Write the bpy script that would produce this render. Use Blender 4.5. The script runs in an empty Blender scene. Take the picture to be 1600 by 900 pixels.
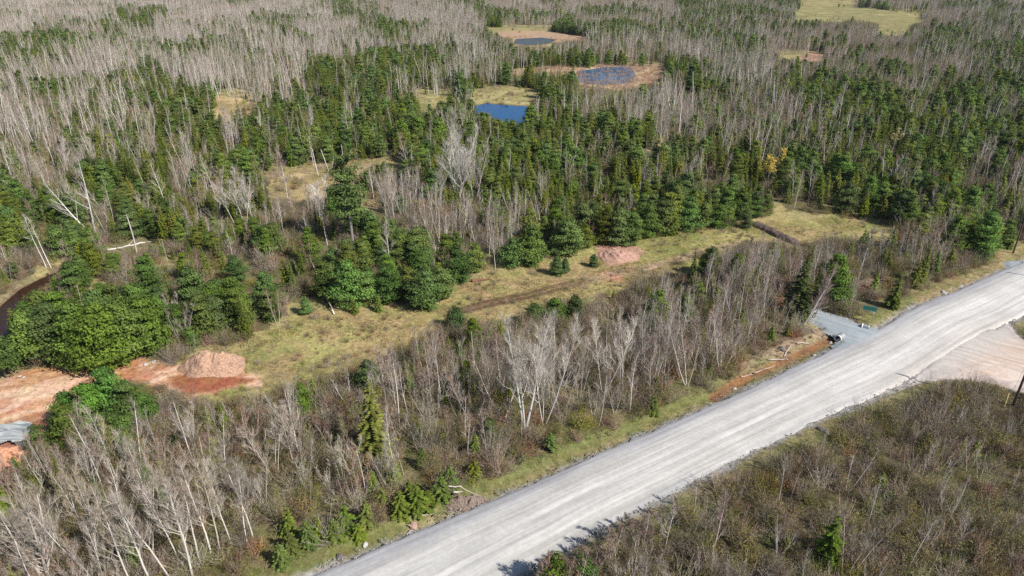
import bpy, math, random
import numpy as np
from mathutils import Vector, Matrix

# ------------------------------------------------------------------ camera, sky, sun
SC = bpy.context.scene
COL = SC.collection
H = 45.0                       # height of the drone
PITCH = math.radians(26.4)     # looking down
cam_d = bpy.data.cameras.new("camera")
cam_d.lens = 24.0; cam_d.sensor_width = 36.0
cam_d.clip_start = 0.5; cam_d.clip_end = 9000
cam = bpy.data.objects.new("camera", cam_d); COL.objects.link(cam)
cam.location = (0, 0, H); cam.rotation_euler = (math.pi/2 - PITCH, 0, 0)
SC.camera = cam

SUN_EL = math.radians(42)
SUN_AZ = math.radians(-32)     # direction to the sun, measured from +X
world = bpy.data.worlds.new("World"); SC.world = world; world.use_nodes = True
wn = world.node_tree
sky = wn.nodes.new("ShaderNodeTexSky"); sky.sky_type = 'NISHITA'; sky.sun_disc = False
sky.sun_elevation = SUN_EL; sky.sun_rotation = math.pi/2 - SUN_AZ
sky.air_density = 1.0; sky.dust_density = 0.6; sky.ozone_density = 1.5
wn.links.new(sky.outputs[0], wn.nodes["Background"].inputs[0])
wn.nodes["Background"].inputs[1].default_value = 0.085
sd = bpy.data.lights.new("sun", 'SUN'); sd.energy = 5.0; sd.angle = math.radians(0.5)
sd.color = (1.0, 0.95, 0.865)
sun = bpy.data.objects.new("sun", sd); COL.objects.link(sun)
dirv = Vector((math.cos(SUN_EL)*math.cos(SUN_AZ), math.cos(SUN_EL)*math.sin(SUN_AZ), math.sin(SUN_EL)))
sun.rotation_euler = dirv.to_track_quat('Z', 'Y').to_euler()
SC.view_settings.view_transform = 'Standard'; SC.view_settings.look = 'None'
SC.view_settings.exposure = 0.26; SC.view_settings.gamma = 1.0
SC.view_settings.use_curve_mapping = False
SC.cycles.max_bounces = 4; SC.cycles.diffuse_bounces = 2; SC.cycles.glossy_bounces = 2
SC.cycles.transmission_bounces = 2; SC.cycles.transparent_max_bounces = 4
SC.cycles.use_denoising = False

# ------------------------------------------------------------------ survey: photograph pixel <-> ground
F = 24/36*1600
cp, sp = math.cos(PITCH), math.sin(PITCH)
def G(u, v, z=0.0):
    vv = (v-450)/F; down = sp + vv*cp
    k = (H-z)/down
    return ((u-800)/F*k, (cp - vv*sp)*k)
def project(x, y, z=0.0):
    dz = z - H
    depth = y*cp - dz*sp
    depth = np.maximum(depth, 1e-3)
    up = y*sp + dz*cp
    return 800 + F*x/depth, 450 - F*up/depth, depth
def GP(pts): return np.array([G(*p) for p in pts])

# ------------------------------------------------------------------ numpy noise
def _hash(ix, iy, seed):
    h = (ix.astype(np.int64)*374761393 + iy.astype(np.int64)*668265263 + seed*1442695041) & 0xffffffff
    h = ((h ^ (h >> 13))*1274126177) & 0xffffffff
    h = (h ^ (h >> 16)) & 0xffffffff
    return h/4294967295.0
def vnoise(x, y, seed=0):
    x = np.asarray(x, float); y = np.asarray(y, float)
    ix = np.floor(x); iy = np.floor(y); fx = x-ix; fy = y-iy
    fx = fx*fx*(3-2*fx); fy = fy*fy*(3-2*fy)
    ix = ix.astype(np.int64); iy = iy.astype(np.int64)
    a = _hash(ix, iy, seed); b = _hash(ix+1, iy, seed); c = _hash(ix, iy+1, seed); d = _hash(ix+1, iy+1, seed)
    return a*(1-fx)*(1-fy)+b*fx*(1-fy)+c*(1-fx)*fy+d*fx*fy
def fbm(x, y, seed=0, o=3):
    s = 0; a = .5; t = 0
    for i in range(o):
        s = s + a*vnoise(x*2**i, y*2**i, seed+i*17); t += a; a *= .5
    return s/t
def inside(px, py, poly):
    res = np.zeros(np.shape(px), bool); n = len(poly); j = n-1
    for i in range(n):
        xi, yi = poly[i]; xj, yj = poly[j]
        c = ((yi > py) != (yj > py)) & (px < (xj-xi)*(py-yi)/((yj-yi) if yj != yi else 1e-9)+xi)
        res ^= c; j = i
    return res
def dline(px, py, pts, closed=False):
    d = np.full(np.shape(px), 1e9); n = len(pts)
    for i in range(n if closed else n-1):
        ax, ay = pts[i]; bx, by = pts[(i+1) % n]
        vx, vy = bx-ax, by-ay; L = vx*vx+vy*vy + 1e-9
        t = np.clip(((px-ax)*vx+(py-ay)*vy)/L, 0, 1)
        d = np.minimum(d, np.hypot(px-ax-t*vx, py-ay-t*vy))
    return d
def sdist(px, py, poly):
    d = dline(px, py, poly, True)
    return np.where(inside(px, py, poly), -d, d)
def sm(a, b, x):
    t = np.clip((x-a)/(b-a), 0, 1); return t*t*(3-2*t)

# ------------------------------------------------------------------ the plan of the place (surveyed off the photograph)
road_up = [(480,902),(600,851),(690,812),(800,768),(900,723),(1007,678),(1100,637),(1200,592),(1300,544),(1370,513),(1433,477),(1490,455),(1577,417),(1640,390),(1720,357)]
road_dn = [(815,902),(950,817),(1000,797),(1067,760),(1133,727),(1200,693),(1290,650),(1343,629),(1417,600),(1490,547),(1578,504),(1660,456),(1760,405)]
RU = GP(road_up); RD = GP(road_dn)
def extend(P):
    d = P[1]-P[0]; d = d/np.linalg.norm(d); e = P[-1]-P[-2]; e = e/np.linalg.norm(e)
    return np.vstack([P[0]-d*120, P, P[-1]+e*600])
RU = extend(RU); RD = extend(RD)
ROAD = np.vstack([RU, RD[::-1]])
side_px = [(1405,604),(1443,592),(1490,588),(1545,594),(1600,609),(1680,640),(1800,690),(1800,560),(1700,545),(1640,543),(1600,533),(1584,520),(1577,506),(1520,520),(1460,560)]
SIDE = GP(side_px)
drive_px = [(1400,520),(1371,514),(1345,507),(1316,495),(1290,488),(1268,480),(1250,476),(1236,473),(1228,480),(1244,490),(1266,500),(1290,514),(1306,524),(1318,533),(1304,541),(1330,560)]
DRIVE = GP(drive_px)
spur_px = [(1560,425),(1577,418),(1571,410),(1582,407),(1625,408),(1640,398),(1655,405),(1600,430)]
SPUR = GP(spur_px)
DITCH = GP([(1120,613),(1160,588),(1200,572),(1250,549),(1290,530),(1312,524)])
DITCH2 = GP([(540,860),(690,800),(800,752),(900,708),(1010,660),(1120,612)])
CREEK = GP([(-60,620),(-20,565),(0,515),(4,488),(20,470),(45,448),(75,432),(100,422),(118,408),(150,398)])
CREEKW = GP([(-60,600),(-20,570),(20,560),(30,540)])
POND = GP([(733,172),(742,164),(760,160),(790,162),(822,165),(829,171),(830,195),(815,203),(790,203),(770,192),(748,182)])
WET = GP([(812,112),(830,104),(880,99),(960,98),(1030,103),(1060,112),(1050,124),(1010,135),(960,139),(905,136),(850,124)])
WETW = GP([(898,122),(905,110),(950,104),(985,104),(990,116),(985,128),(950,132),(915,130)])
WET2 = GP([(826,120),(836,113),(846,114),(842,123)])
POND2 = GP([(802,67),(808,60),(845,58),(868,61),(856,67),(825,70)])
PIT = GP([(-120,600),(0,590),(60,577),(140,562),(195,552),(215,560),(285,574),(345,580),(400,588),(405,600),(360,606),(300,624),(262,606),(232,598),(180,596),(120,622),(92,650),(70,664),(62,700),(30,735),(-40,760),(-200,700)])
POOL = GP([(-90,672),(-40,662),(0,660),(30,656),(54,660),(50,668),(46,682),(52,700),(48,722),(30,735),(27,710),(26,695),(10,690),(-20,692),(-60,700)])
MUD = GP([(262,590),(300,585),(345,588),(395,592),(350,606),(300,620),(270,606)])
CLR = GP([(395,530),(440,508),(490,486),(560,486),(640,474),(700,452),(760,428),(790,425),(850,402),(905,386),(950,380),(1060,362),(1150,350),(1195,345),(1260,345),(1330,335),(1400,340),(1400,352),(1330,362),(1280,372),(1245,392),(1190,388),(1150,390),(1095,405),(1075,440),(1010,470),(940,458),(900,462),(830,474),(760,500),(690,505),(650,527),(600,562),(540,578),(480,592),(430,607),(390,616),(330,628),(300,620),(330,590),(340,560)])
TRK1 = GP([(700,486),(760,470),(830,456),(880,443),(930,432),(980,420),(1040,407),(1100,388),(1160,378)])
TRK2 = GP([(700,491),(760,476),(830,462),(880,449),(930,437),(985,425),(1045,412),(1105,393),(1165,382)])
BERM = GP([(1170,349),(1195,358),(1222,372),(1252,384)])
HEAP = GP([(936,383),(960,380),(1000,388),(1005,394),(975,408),(955,415),(940,400)])
ORNG = GP([(936,430),(955,425),(975,432),(970,438),(940,436)])
MEAD = GP([(1222,24),(1260,12),(1330,10),(1400,18),(1450,35),(1420,45),(1395,62),(1350,66),(1330,58),(1370,50),(1390,40),(1330,36),(1280,30),(1230,32)])
MEAD2 = GP([(656,126),(700,126),(720,142),(745,132),(800,132),(850,140),(850,158),(826,164),(740,160),(720,172),(690,178),(670,160)])
MEAD3 = GP([(400,250),(470,246),(560,240),(650,243),(700,250),(690,262),(640,300),(600,330),(560,340),(500,322),(440,308),(405,290)])
MEAD4 = GP([(925,82),(1010,78),(1015,86),(940,92)])
MEAD5 = GP([(330,152),(400,146),(430,150),(400,168),(370,186),(335,184)])
RED2 = GP([(1220,100),(1275,82),(1292,92),(1240,108)])
BANK2 = GP([(770,50),(870,48),(925,56),(925,64),(870,66),(780,56)])
SLASH = GP([(1140,592),(1180,570),(1230,550),(1285,530),(1300,520),(1285,512),(1235,530),(1190,552),(1160,572)])

# appearance map: (row y, runs of (kind, up to x))
# b tall bare birch   m low brown maples   s spruce   p pine   x mixed   n bare near belt   u undergrowth   g grass   r scrub   f young fir   w reeds
def R(y, s):
    out = []
    for t in s.split():
        out.append((t[0], float(t[1:])))
    return (y, out)
AMAP = [
R(0, "b360 x400 b520 x600 m680 x760 m1060 s1100 x1250 g1340 m1600"),
R(25, "b190 s265 b520 x620 b750 s790 m1070 x1240 g1440 m1510 s1600"),
R(45, "b50 x160 s250 b560 x640 b760 g870 x1200 m1370 g1430 m1480 x1600"),
R(65, "s130 b600 x650 b750 x800 w870 x1050 b1200 m1280 x1320 m1450 x1600"),
R(85, "s110 b540 x680 b760 x1070 b1200 m1220 g1290 m1450 x1600"),
R(105, "b480 s650 b740 x800 w1040 x1090 b1200 m1330 m1500 x1600"),
R(125, "b250 x300 b480 s680 b740 x780 s910 w1040 s1110 b1200 m1540 s1600"),
R(145, "b240 s340 g400 b430 s650 g720 x740 g850 s910 x970 s1020 b1080 s1120 b1200 x1350 s1600"),
R(165, "b240 s330 g390 x430 s650 g700 x730 x850 s960 b1080 x1200 b1240 s1330 x1450 s1600"),
R(185, "b240 s310 x330 g370 s700 b740 x850 s960 b1080 x1260 s1340 x1400 s1500 x1600"),
R(205, "b160 x230 s350 b380 s660 x690 b750 s960 x1200 s1280 s1600"),
R(225, "x60 x120 s680 b750 s900 x960 s1010 g1040 x1150 s1180 x1290 m1400 s1600"),
R(245, "x60 x160 s430 n480 g640 x670 b750 s900 s1200 g1230 s1330 m1400 s1530 m1600"),
R(265, "x20 x150 s400 g560 x620 g640 b750 s860 x920 s1500 m1600"),
R(285, "x40 x120 s300 x420 g580 n650 b740 s800 x900 s1140 s1480 m1600"),
R(305, "p60 x150 s300 x420 g520 s560 g600 n680 b760 s800 x880 s940 p1200 p1500 m1600"),
R(325, "p140 s300 x410 n520 p570 g600 n760 s790 n870 p1200 g1230 p1280 g1300 p1350 x1420 m1600"),
R(345, "p240 s300 x400 u460 n530 g560 p620 n700 n780 p860 p1150 g1400 u1480 m1600"),
R(365, "p60 g90 p170 u280 x400 p440 u540 p580 u640 n700 p760 n800 p1090 g1400 m1500 p1550 m1600"),
R(385, "u90 g120 p160 u400 u470 p520 u560 p760 n790 p880 g1080 n1340 m1500 p1560 g1600"),
R(405, "u80 g100 p190 u240 g300 u310 p400 u430 p460 p760 g1080 p1120 n1300 m1490 u1560 g1600"),
R(425, "u60 g80 p130 u190 u300 p740 g1080 p1110 n1270 m1480 u1560 g1600"),
R(445, "u130 g160 p270 n300 p700 g940 n1200 n1270 m1400 u1480 g1600"),
R(465, "u120 p270 n300 p600 n620 p700 g830 p900 g970 n1340 u1480 g1600"),
R(485, "u70 p280 n310 p450 g830 p900 n1260 n1360 u1420 g1600"),
R(505, "p290 u400 p430 g690 p740 g750 n1260 g1600"),
R(525, "p270 u390 g650 n1240 u1600"),
R(545, "p200 u290 g620 n1150 u1600"),
R(565, "p200 u280 g560 n1150 u1600"),
R(585, "g120 p230 g400 g470 u540 n1000 n1140 u1420 r1600"),
R(605, "g100 p240 u300 g400 u540 n1060 u1380 r1600"),
R(625, "g90 p240 u330 n1040 u1350 r1600"),
R(645, "g70 p230 u420 n1000 u1300 r1600"),
R(665, "g40 p200 u300 n930 u1250 r1600"),
R(685, "g50 u120 n900 u1210 r1600"),
R(705, "u60 n880 u1180 r1600"),
R(725, "n800 u1130 r1600"),
R(745, "n760 u1080 r1600"),
R(765, "n640 f690 u1080 r1600"),
R(785, "n560 f680 u1000 r1600"),
R(805, "n450 f580 u960 r1600"),
R(825, "n420 f530 u930 r1600"),
R(845, "n400 f500 u900 r1600"),
R(865, "n380 f480 u850 r1600"),
R(885, "n370 f470 u830 r1600"),
R(905, "n350 f450 u800 r1600"),
]
KINDS = "bmsxpnugrfw"
AR = np.zeros((len(AMAP), 200), int); AY = np.array([r[0] for r in AMAP], float)
for i, (y, runs) in enumerate(AMAP):
    x0 = 0
    for k, x1 in runs:
        AR[i, int(x0//8):max(int(x0//8)+1, int(x1//8))] = KINDS.index(k); x0 = x1
_r = np.random.default_rng(5)
for i in range(AR.shape[0]):
    for j in range(200):
        if AR[i, j] == KINDS.index('s'):
            q = float(fbm(np.array([j/9.0]), np.array([i/1.6]), 71)[0])
            if (j*8 > 1120 and q > .44): AR[i, j] = KINDS.index('x')
            elif q > .60: AR[i, j] = KINDS.index('x')
            elif q < .36: AR[i, j] = KINDS.index('p')
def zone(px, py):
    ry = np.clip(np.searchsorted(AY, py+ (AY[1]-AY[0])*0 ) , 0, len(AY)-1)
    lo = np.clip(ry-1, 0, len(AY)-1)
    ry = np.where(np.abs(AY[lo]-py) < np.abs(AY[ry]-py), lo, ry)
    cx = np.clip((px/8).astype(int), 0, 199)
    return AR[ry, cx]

# ------------------------------------------------------------------ ground height
def height(x, y):
    x = np.asarray(x, float); y = np.asarray(y, float)
    dr = np.minimum(sdist(x, y, ROAD), sdist(x, y, SIDE)); dr = np.minimum(dr, sdist(x, y, DRIVE)); dr = np.minimum(dr, sdist(x, y, SPUR))
    z = (fbm(x/26, y/26, 3)-.5)*1.6 + (fbm(x/5, y/5, 9)-.5)*.5 + (fbm(x/1.3, y/1.3, 19, 2)-.5)*.12
    k = sm(1.0, 14, dr)
    dw = sdist(x, y, POND)
    dc = dline(x, y, CREEK)
    for P in (WETW, WET2, POND2, POOL): dw = np.minimum(dw, sdist(x, y, P))
    k = k*sm(0, 9, dw)*sm(1, 6, dc)
    z = z*k*(1-.6*sm(1, -1, sdist(x, y, CLR)))
    z = z - .16*sm(1.2, 0, dr) - .05
    z = z - .55*sm(2.0, .3, dline(x, y, DITCH)) - .35*sm(1.6, .2, dline(x, y, DITCH2))
    z = z - .9*sm(2.6, .6, dc) - .7*sm(1.0, -1.5, dw) - .15*sm(3, 0, dw)
    dp = sdist(x, y, PIT)
    z = z + sm(0, -3, dp)*((fbm(x/3.2, y/1.3, 31)-.5)*.75 + .12)*sm(0, 2.5, dw)
    dt = np.minimum(dline(x, y, TRK1), dline(x, y, TRK2))
    z = z - .13*sm(.55, .1, dt)
    return z

# ------------------------------------------------------------------ materials
def nodes_mat(name):
    m = bpy.data.materials.new(name); m.use_nodes = True
    nt = m.node_tree; b = nt.nodes["Principled BSDF"]
    return m, nt, b
def N(nt, t, **kw):
    n = nt.nodes.new(t)
    for k, v in kw.items(): setattr(n, k, v)
    return n
def veg_mat(name, translucent=0.0, hue=.02, val=.35, rough=.85, sat=.25):
    m, nt, b = nodes_mat(name); L = nt.links.new
    a = N(nt, "ShaderNodeAttribute"); a.attribute_name = "col"
    oi = N(nt, "ShaderNodeObjectInfo")
    hs = N(nt, "ShaderNodeHueSaturation")
    def rng(src, lo, hi):
        r = N(nt, "ShaderNodeMapRange"); r.inputs[3].default_value = lo; r.inputs[4].default_value = hi
        L(src, r.inputs[0]); return r.outputs[0]
    L(rng(oi.outputs["Random"], .5-hue*1.5, .5+hue*.35), hs.inputs["Hue"])
    mu = N(nt, "ShaderNodeMath", operation='MULTIPLY'); L(oi.outputs["Random"], mu.inputs[0]); mu.inputs[1].default_value = 7.31
    fr = N(nt, "ShaderNodeMath", operation='FRACT'); L(mu.outputs[0], fr.inputs[0])
    L(rng(fr.outputs[0], 1-val, 1+val), hs.inputs["Value"])
    mu2 = N(nt, "ShaderNodeMath", operation='MULTIPLY'); L(oi.outputs["Random"], mu2.inputs[0]); mu2.inputs[1].default_value = 23.7
    fr2 = N(nt, "ShaderNodeMath", operation='FRACT'); L(mu2.outputs[0], fr2.inputs[0])
    L(rng(fr2.outputs[0], 1-sat, 1+sat), hs.inputs["Saturation"])
    L(a.outputs["Color"], hs.inputs["Color"]); L(hs.outputs[0], b.inputs["Base Color"])
    b.inputs["Roughness"].default_value = rough; b.inputs["Specular IOR Level"].default_value = .25
    if translucent:
        t = N(nt, "ShaderNodeBsdfTranslucent"); L(hs.outputs[0], t.inputs[0])
        mx = N(nt, "ShaderNodeMixShader"); mx.inputs[0].default_value = translucent
        L(b.outputs[0], mx.inputs[1]); L(t.outputs[0], mx.inputs[2]); L(mx.outputs[0], nt.nodes["Material Output"].inputs[0])
    return m
M_NEEDLE = veg_mat("conifer_needles", .36, .020, .26, sat=.10)
M_BARK = veg_mat("bark", 0, .012, .22)
M_TWIG = veg_mat("twigs", 0, .02, .24)
M_GRASS = veg_mat("grass_blades", .25, .03, .3)
M_SHRUB = veg_mat("shrub_twigs", .1, .03, .35)

def simple(name, col, rough=.8, nscale=3.0, var=.3, bump=.3, metal=0, col2=None, coords="Object"):
    m, nt, b = nodes_mat(name); L = nt.links.new
    tc = N(nt, "ShaderNodeTexCoord"); n = N(nt, "ShaderNodeTexNoise"); n.inputs["Scale"].default_value = nscale; n.inputs["Detail"].default_value = 8
    L(tc.outputs[coords], n.inputs[0])
    cr = N(nt, "ShaderNodeValToRGB"); cr.color_ramp.elements[0].position = .3; cr.color_ramp.elements[1].position = .7
    c2 = col2 or tuple(c*(1+var) for c in col); c1 = tuple(c*(1-var) for c in col)
    cr.color_ramp.elements[0].color = (*c1, 1); cr.color_ramp.elements[1].color = (*c2, 1)
    L(n.outputs[0], cr.inputs[0]); L(cr.outputs[0], b.inputs["Base Color"])
    b.inputs["Roughness"].default_value = rough; b.inputs["Metallic"].default_value = metal
    if bump:
        bp = N(nt, "ShaderNodeBump"); bp.inputs["Strength"].default_value = bump; bp.inputs["Distance"].default_value = .05
        L(n.outputs[0], bp.inputs["Height"]); L(bp.outputs[0], b.inputs["Normal"])
    return m

def ground_mat():
    m, nt, b = nodes_mat("ground_soil_and_grass"); L = nt.links.new
    a = N(nt, "ShaderNodeAttribute"); a.attribute_name = "col"
    tc = N(nt, "ShaderNodeTexCoord")
    n1 = N(nt, "ShaderNodeTexNoise"); n1.inputs["Scale"].default_value = 1.7; n1.inputs["Detail"].default_value = 10; n1.inputs["Roughness"].default_value = .72
    n2 = N(nt, "ShaderNodeTexNoise"); n2.inputs["Scale"].default_value = .35; n2.inputs["Detail"].default_value = 6
    L(tc.outputs["Object"], n1.inputs[0]); L(tc.outputs["Object"], n2.inputs[0])
    r1 = N(nt, "ShaderNodeMapRange"); r1.inputs[1].default_value = .3; r1.inputs[2].default_value = .7; r1.inputs[3].default_value = .5; r1.inputs[4].default_value = 1.5
    L(n1.outputs[0], r1.inputs[0])
    hs = N(nt, "ShaderNodeHueSaturation"); L(a.outputs["Color"], hs.inputs["Color"]); L(r1.outputs[0], hs.inputs["Value"])
    r2 = N(nt, "ShaderNodeMapRange"); r2.inputs[1].default_value = .3; r2.inputs[2].default_value = .7; r2.inputs[3].default_value = .485; r2.inputs[4].default_value = .52
    L(n2.outputs[0], r2.inputs[0]); L(r2.outputs[0], hs.inputs["Hue"])
    L(hs.outputs[0], b.inputs["Base Color"]); b.inputs["Roughness"].default_value = .95; b.inputs["Specular IOR Level"].default_value = .1
    bp = N(nt, "ShaderNodeBump"); bp.inputs["Strength"].default_value = .7; bp.inputs["Distance"].default_value = .25
    L(n1.outputs[0], bp.inputs["Height"]); L(bp.outputs[0], b.inputs["Normal"])
    return m

def gravel_mat(name, mode):
    m, nt, b = nodes_mat(name); L = nt.links.new
    a = N(nt, "ShaderNodeAttribute"); a.attribute_name = "col"
    uv = N(nt, "ShaderNodeUVMap")
    mp = N(nt, "ShaderNodeMapping"); L(uv.outputs[0], mp.inputs[0])
    mp.inputs["Scale"].default_value = (2.4, .045, 1) if mode == "road" else (1.5, .06, 1)
    n = N(nt, "ShaderNodeTexNoise"); n.inputs["Scale"].default_value = 1.0; n.inputs["Detail"].default_value = 6; n.inputs["Roughness"].default_value = .6
    n.inputs["Distortion"].default_value = .15
    L(mp.outputs[0], n.inputs[0])
    tc = N(nt, "ShaderNodeTexCoord")
    n2 = N(nt, "ShaderNodeTexNoise"); n2.inputs["Scale"].default_value = 2.2; n2.inputs["Detail"].default_value = 12; n2.inputs["Roughness"].default_value = .8
    L(tc.outputs["Object"], n2.inputs[0])
    n3 = N(nt, "ShaderNodeTexNoise"); n3.inputs["Scale"].default_value = .25; n3.inputs["Detail"].default_value = 4
    L(tc.outputs["Object"], n3.inputs[0])
    def rng(src, lo, hi, a0=.3, a1=.7):
        r = N(nt, "ShaderNodeMapRange"); r.inputs[1].default_value = a0; r.inputs[2].default_value = a1; r.inputs[3].default_value = lo; r.inputs[4].default_value = hi
        L(src, r.inputs[0]); return r.outputs[0]
    def mul(p, q):
        k = N(nt, "ShaderNodeMath", operation='MULTIPLY'); L(p, k.inputs[0]); L(q, k.inputs[1]); return k.outputs[0]
    v = mul(mul(rng(n.outputs[0], *((.74, 1.24) if mode == 'road' else (.80, 1.18))), rng(n2.outputs[0], .84, 1.16)), rng(n3.outputs[0], .92, 1.07))
    hs = N(nt, "ShaderNodeHueSaturation"); L(a.outputs["Color"], hs.inputs["Color"]); L(v, hs.inputs["Value"])
    L(hs.outputs[0], b.inputs["Base Color"]); b.inputs["Roughness"].default_value = .95; b.inputs["Specular IOR Level"].default_value = .15
    bp = N(nt, "ShaderNodeBump"); bp.inputs["Strength"].default_value = .35; bp.inputs["Distance"].default_value = .06
    L(n2.outputs[0], bp.inputs["Height"]); L(bp.outputs[0], b.inputs["Normal"])
    return m
M_GROUND = ground_mat(); M_ROAD = gravel_mat("road_gravel", "road"); M_DIRT = gravel_mat("tracked_dirt", "dirt")
def water_mat(name, col, rough, bump, scale, spec=.5):
    m, nt, b = nodes_mat(name); L = nt.links.new
    b.inputs["Base Color"].default_value = (*col, 1); b.inputs["Roughness"].default_value = rough
    b.inputs["IOR"].default_value = 1.33; b.inputs["Specular IOR Level"].default_value = spec
    tc = N(nt, "ShaderNodeTexCoord"); n = N(nt, "ShaderNodeTexNoise"); n.inputs["Scale"].default_value = scale; n.inputs["Detail"].default_value = 5
    L(tc.outputs["Object"], n.inputs[0])
    bp = N(nt, "ShaderNodeBump"); bp.inputs["Strength"].default_value = bump; bp.inputs["Distance"].default_value = .04
    L(n.outputs[0], bp.inputs["Height"]); L(bp.outputs[0], b.inputs["Normal"])
    return m

# ------------------------------------------------------------------ mesh helpers
class MB:
    def __init__(s): s.v = []; s.f = []; s.c = []; s.m = []
    def tri(s, a, b, c, col, mi=0):
        n = len(s.v); s.v += [a, b, c]; s.f.append((n, n+1, n+2)); s.c += [col]*3; s.m.append(mi)
    def quad(s, a, b, c, d, col, mi=0):
        n = len(s.v); s.v += [a, b, c, d]; s.f.append((n, n+1, n+2, n+3)); s.c += [col]*4; s.m.append(mi)
    def tube(s, pts, rad, col, sides=5, mi=0, cap=False):
        n0 = len(s.v); k = len(pts)
        for i in range(k):
            d = (pts[min(i+1, k-1)]-pts[max(i-1, 0)])
            d = d.normalized() if d.length > 1e-9 else Vector((0, 0, 1))
            a = d.cross(Vector((.31, .87, .2)) if abs(d.z) > .9 else Vector((0, 0, 1))).normalized(); b_ = d.cross(a)
            cc = col[i] if isinstance(col, list) else col
            for j in range(sides):
                t = 2*math.pi*j/sides
                s.v.append(pts[i]+a*(math.cos(t)*rad[i])+b_*(math.sin(t)*rad[i])); s.c.append(cc)
        for i in range(k-1):
            for j in range(sides):
                q = n0+i*sides; w = (j+1) % sides
                s.f.append((q+j, q+w, q+sides+w, q+sides+j)); s.m.append(mi)
        if cap:
            s.f.append(tuple(n0+j for j in range(sides))[::-1]); s.m.append(mi)
            s.f.append(tuple(n0+(k-1)*sides+j for j in range(sides))); s.m.append(mi)
    def box(s, c, size, col, rot=0, mi=0):
        cx, cy, cz = c; hx, hy, hz = size[0]/2, size[1]/2, size[2]/2; cr, sr = math.cos(rot), math.sin(rot)
        P = []
        for dz in (-hz, hz):
            for dx, dy in ((-hx, -hy), (hx, -hy), (hx, hy), (-hx, hy)):
                P.append(Vector((cx+dx*cr-dy*sr, cy+dx*sr+dy*cr, cz+dz)))
        n = len(s.v); s.v += P; s.c += [col]*8
        for f in ((3,2,1,0),(4,5,6,7),(0,1,5,4),(1,2,6,5),(2,3,7,6),(3,0,4,7)):
            s.f.append(tuple(n+i for i in f)); s.m.append(mi)
    def add(s, o, mi=None):
        n = len(s.v); s.v += o.v; s.c += o.c
        s.f += [tuple(i+n for i in f) for f in o.f]; s.m += [(mi if mi is not None else q) for q in o.m]
        return s
    def mesh(s, name, mats, smooth=False):
        me = bpy.data.meshes.new(name)
        me.from_pydata([tuple(p) for p in s.v], [], s.f)
        for m in mats: me.materials.append(m)
        me.polygons.foreach_set("material_index", np.array(s.m, dtype=np.int32))
        if smooth: me.polygons.foreach_set("use_smooth", np.ones(len(s.f), bool))
        at = me.color_attributes.new("col", 'FLOAT_COLOR', 'POINT')
        c = np.ones((len(s.v), 4), np.float32); c[:, :3] = np.array(s.c, np.float32).reshape(-1, 3)
        at.data.foreach_set("color", c.ravel()); me.update()
        return me
def obj(name, me, parent=None, loc=None, label=None, cat=None, group=None, kind=None):
    o = bpy.data.objects.new(name, me); COL.objects.link(o)
    if parent: o.parent = parent
    if loc is not None: o.location = loc
    if label: o["label"] = label
    if cat: o["category"] = cat
    if group: o["group"] = group
    if kind: o["kind"] = kind
    return o
def np_mesh(name, V, Fq, mat, cols=None, uv=None, smooth=True):
    me = bpy.data.meshes.new(name)
    me.vertices.add(len(V)); me.vertices.foreach_set("co", np.asarray(V, np.float32).ravel())
    nf = len(Fq); me.loops.add(nf*4); me.loops.foreach_set("vertex_index", np.asarray(Fq, np.int32).ravel())
    me.polygons.add(nf); me.polygons.foreach_set("loop_start", np.arange(0, nf*4, 4, dtype=np.int32))
    me.polygons.foreach_set("loop_total", np.full(nf, 4, np.int32))
    if smooth: me.polygons.foreach_set("use_smooth", np.ones(nf, bool))
    me.materials.append(mat)
    if cols is not None:
        at = me.color_attributes.new("col", 'FLOAT_COLOR', 'POINT')
        c = np.ones((len(V), 4), np.float32); c[:, :3] = cols; at.data.foreach_set("color", c.ravel())
    if uv is not None:
        l = me.uv_layers.new(name="UVMap"); l.data.foreach_set("uv", np.asarray(uv, np.float32)[np.asarray(Fq).ravel()].ravel())
    me.update(calc_edges=True); me.validate()
    return me

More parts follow.
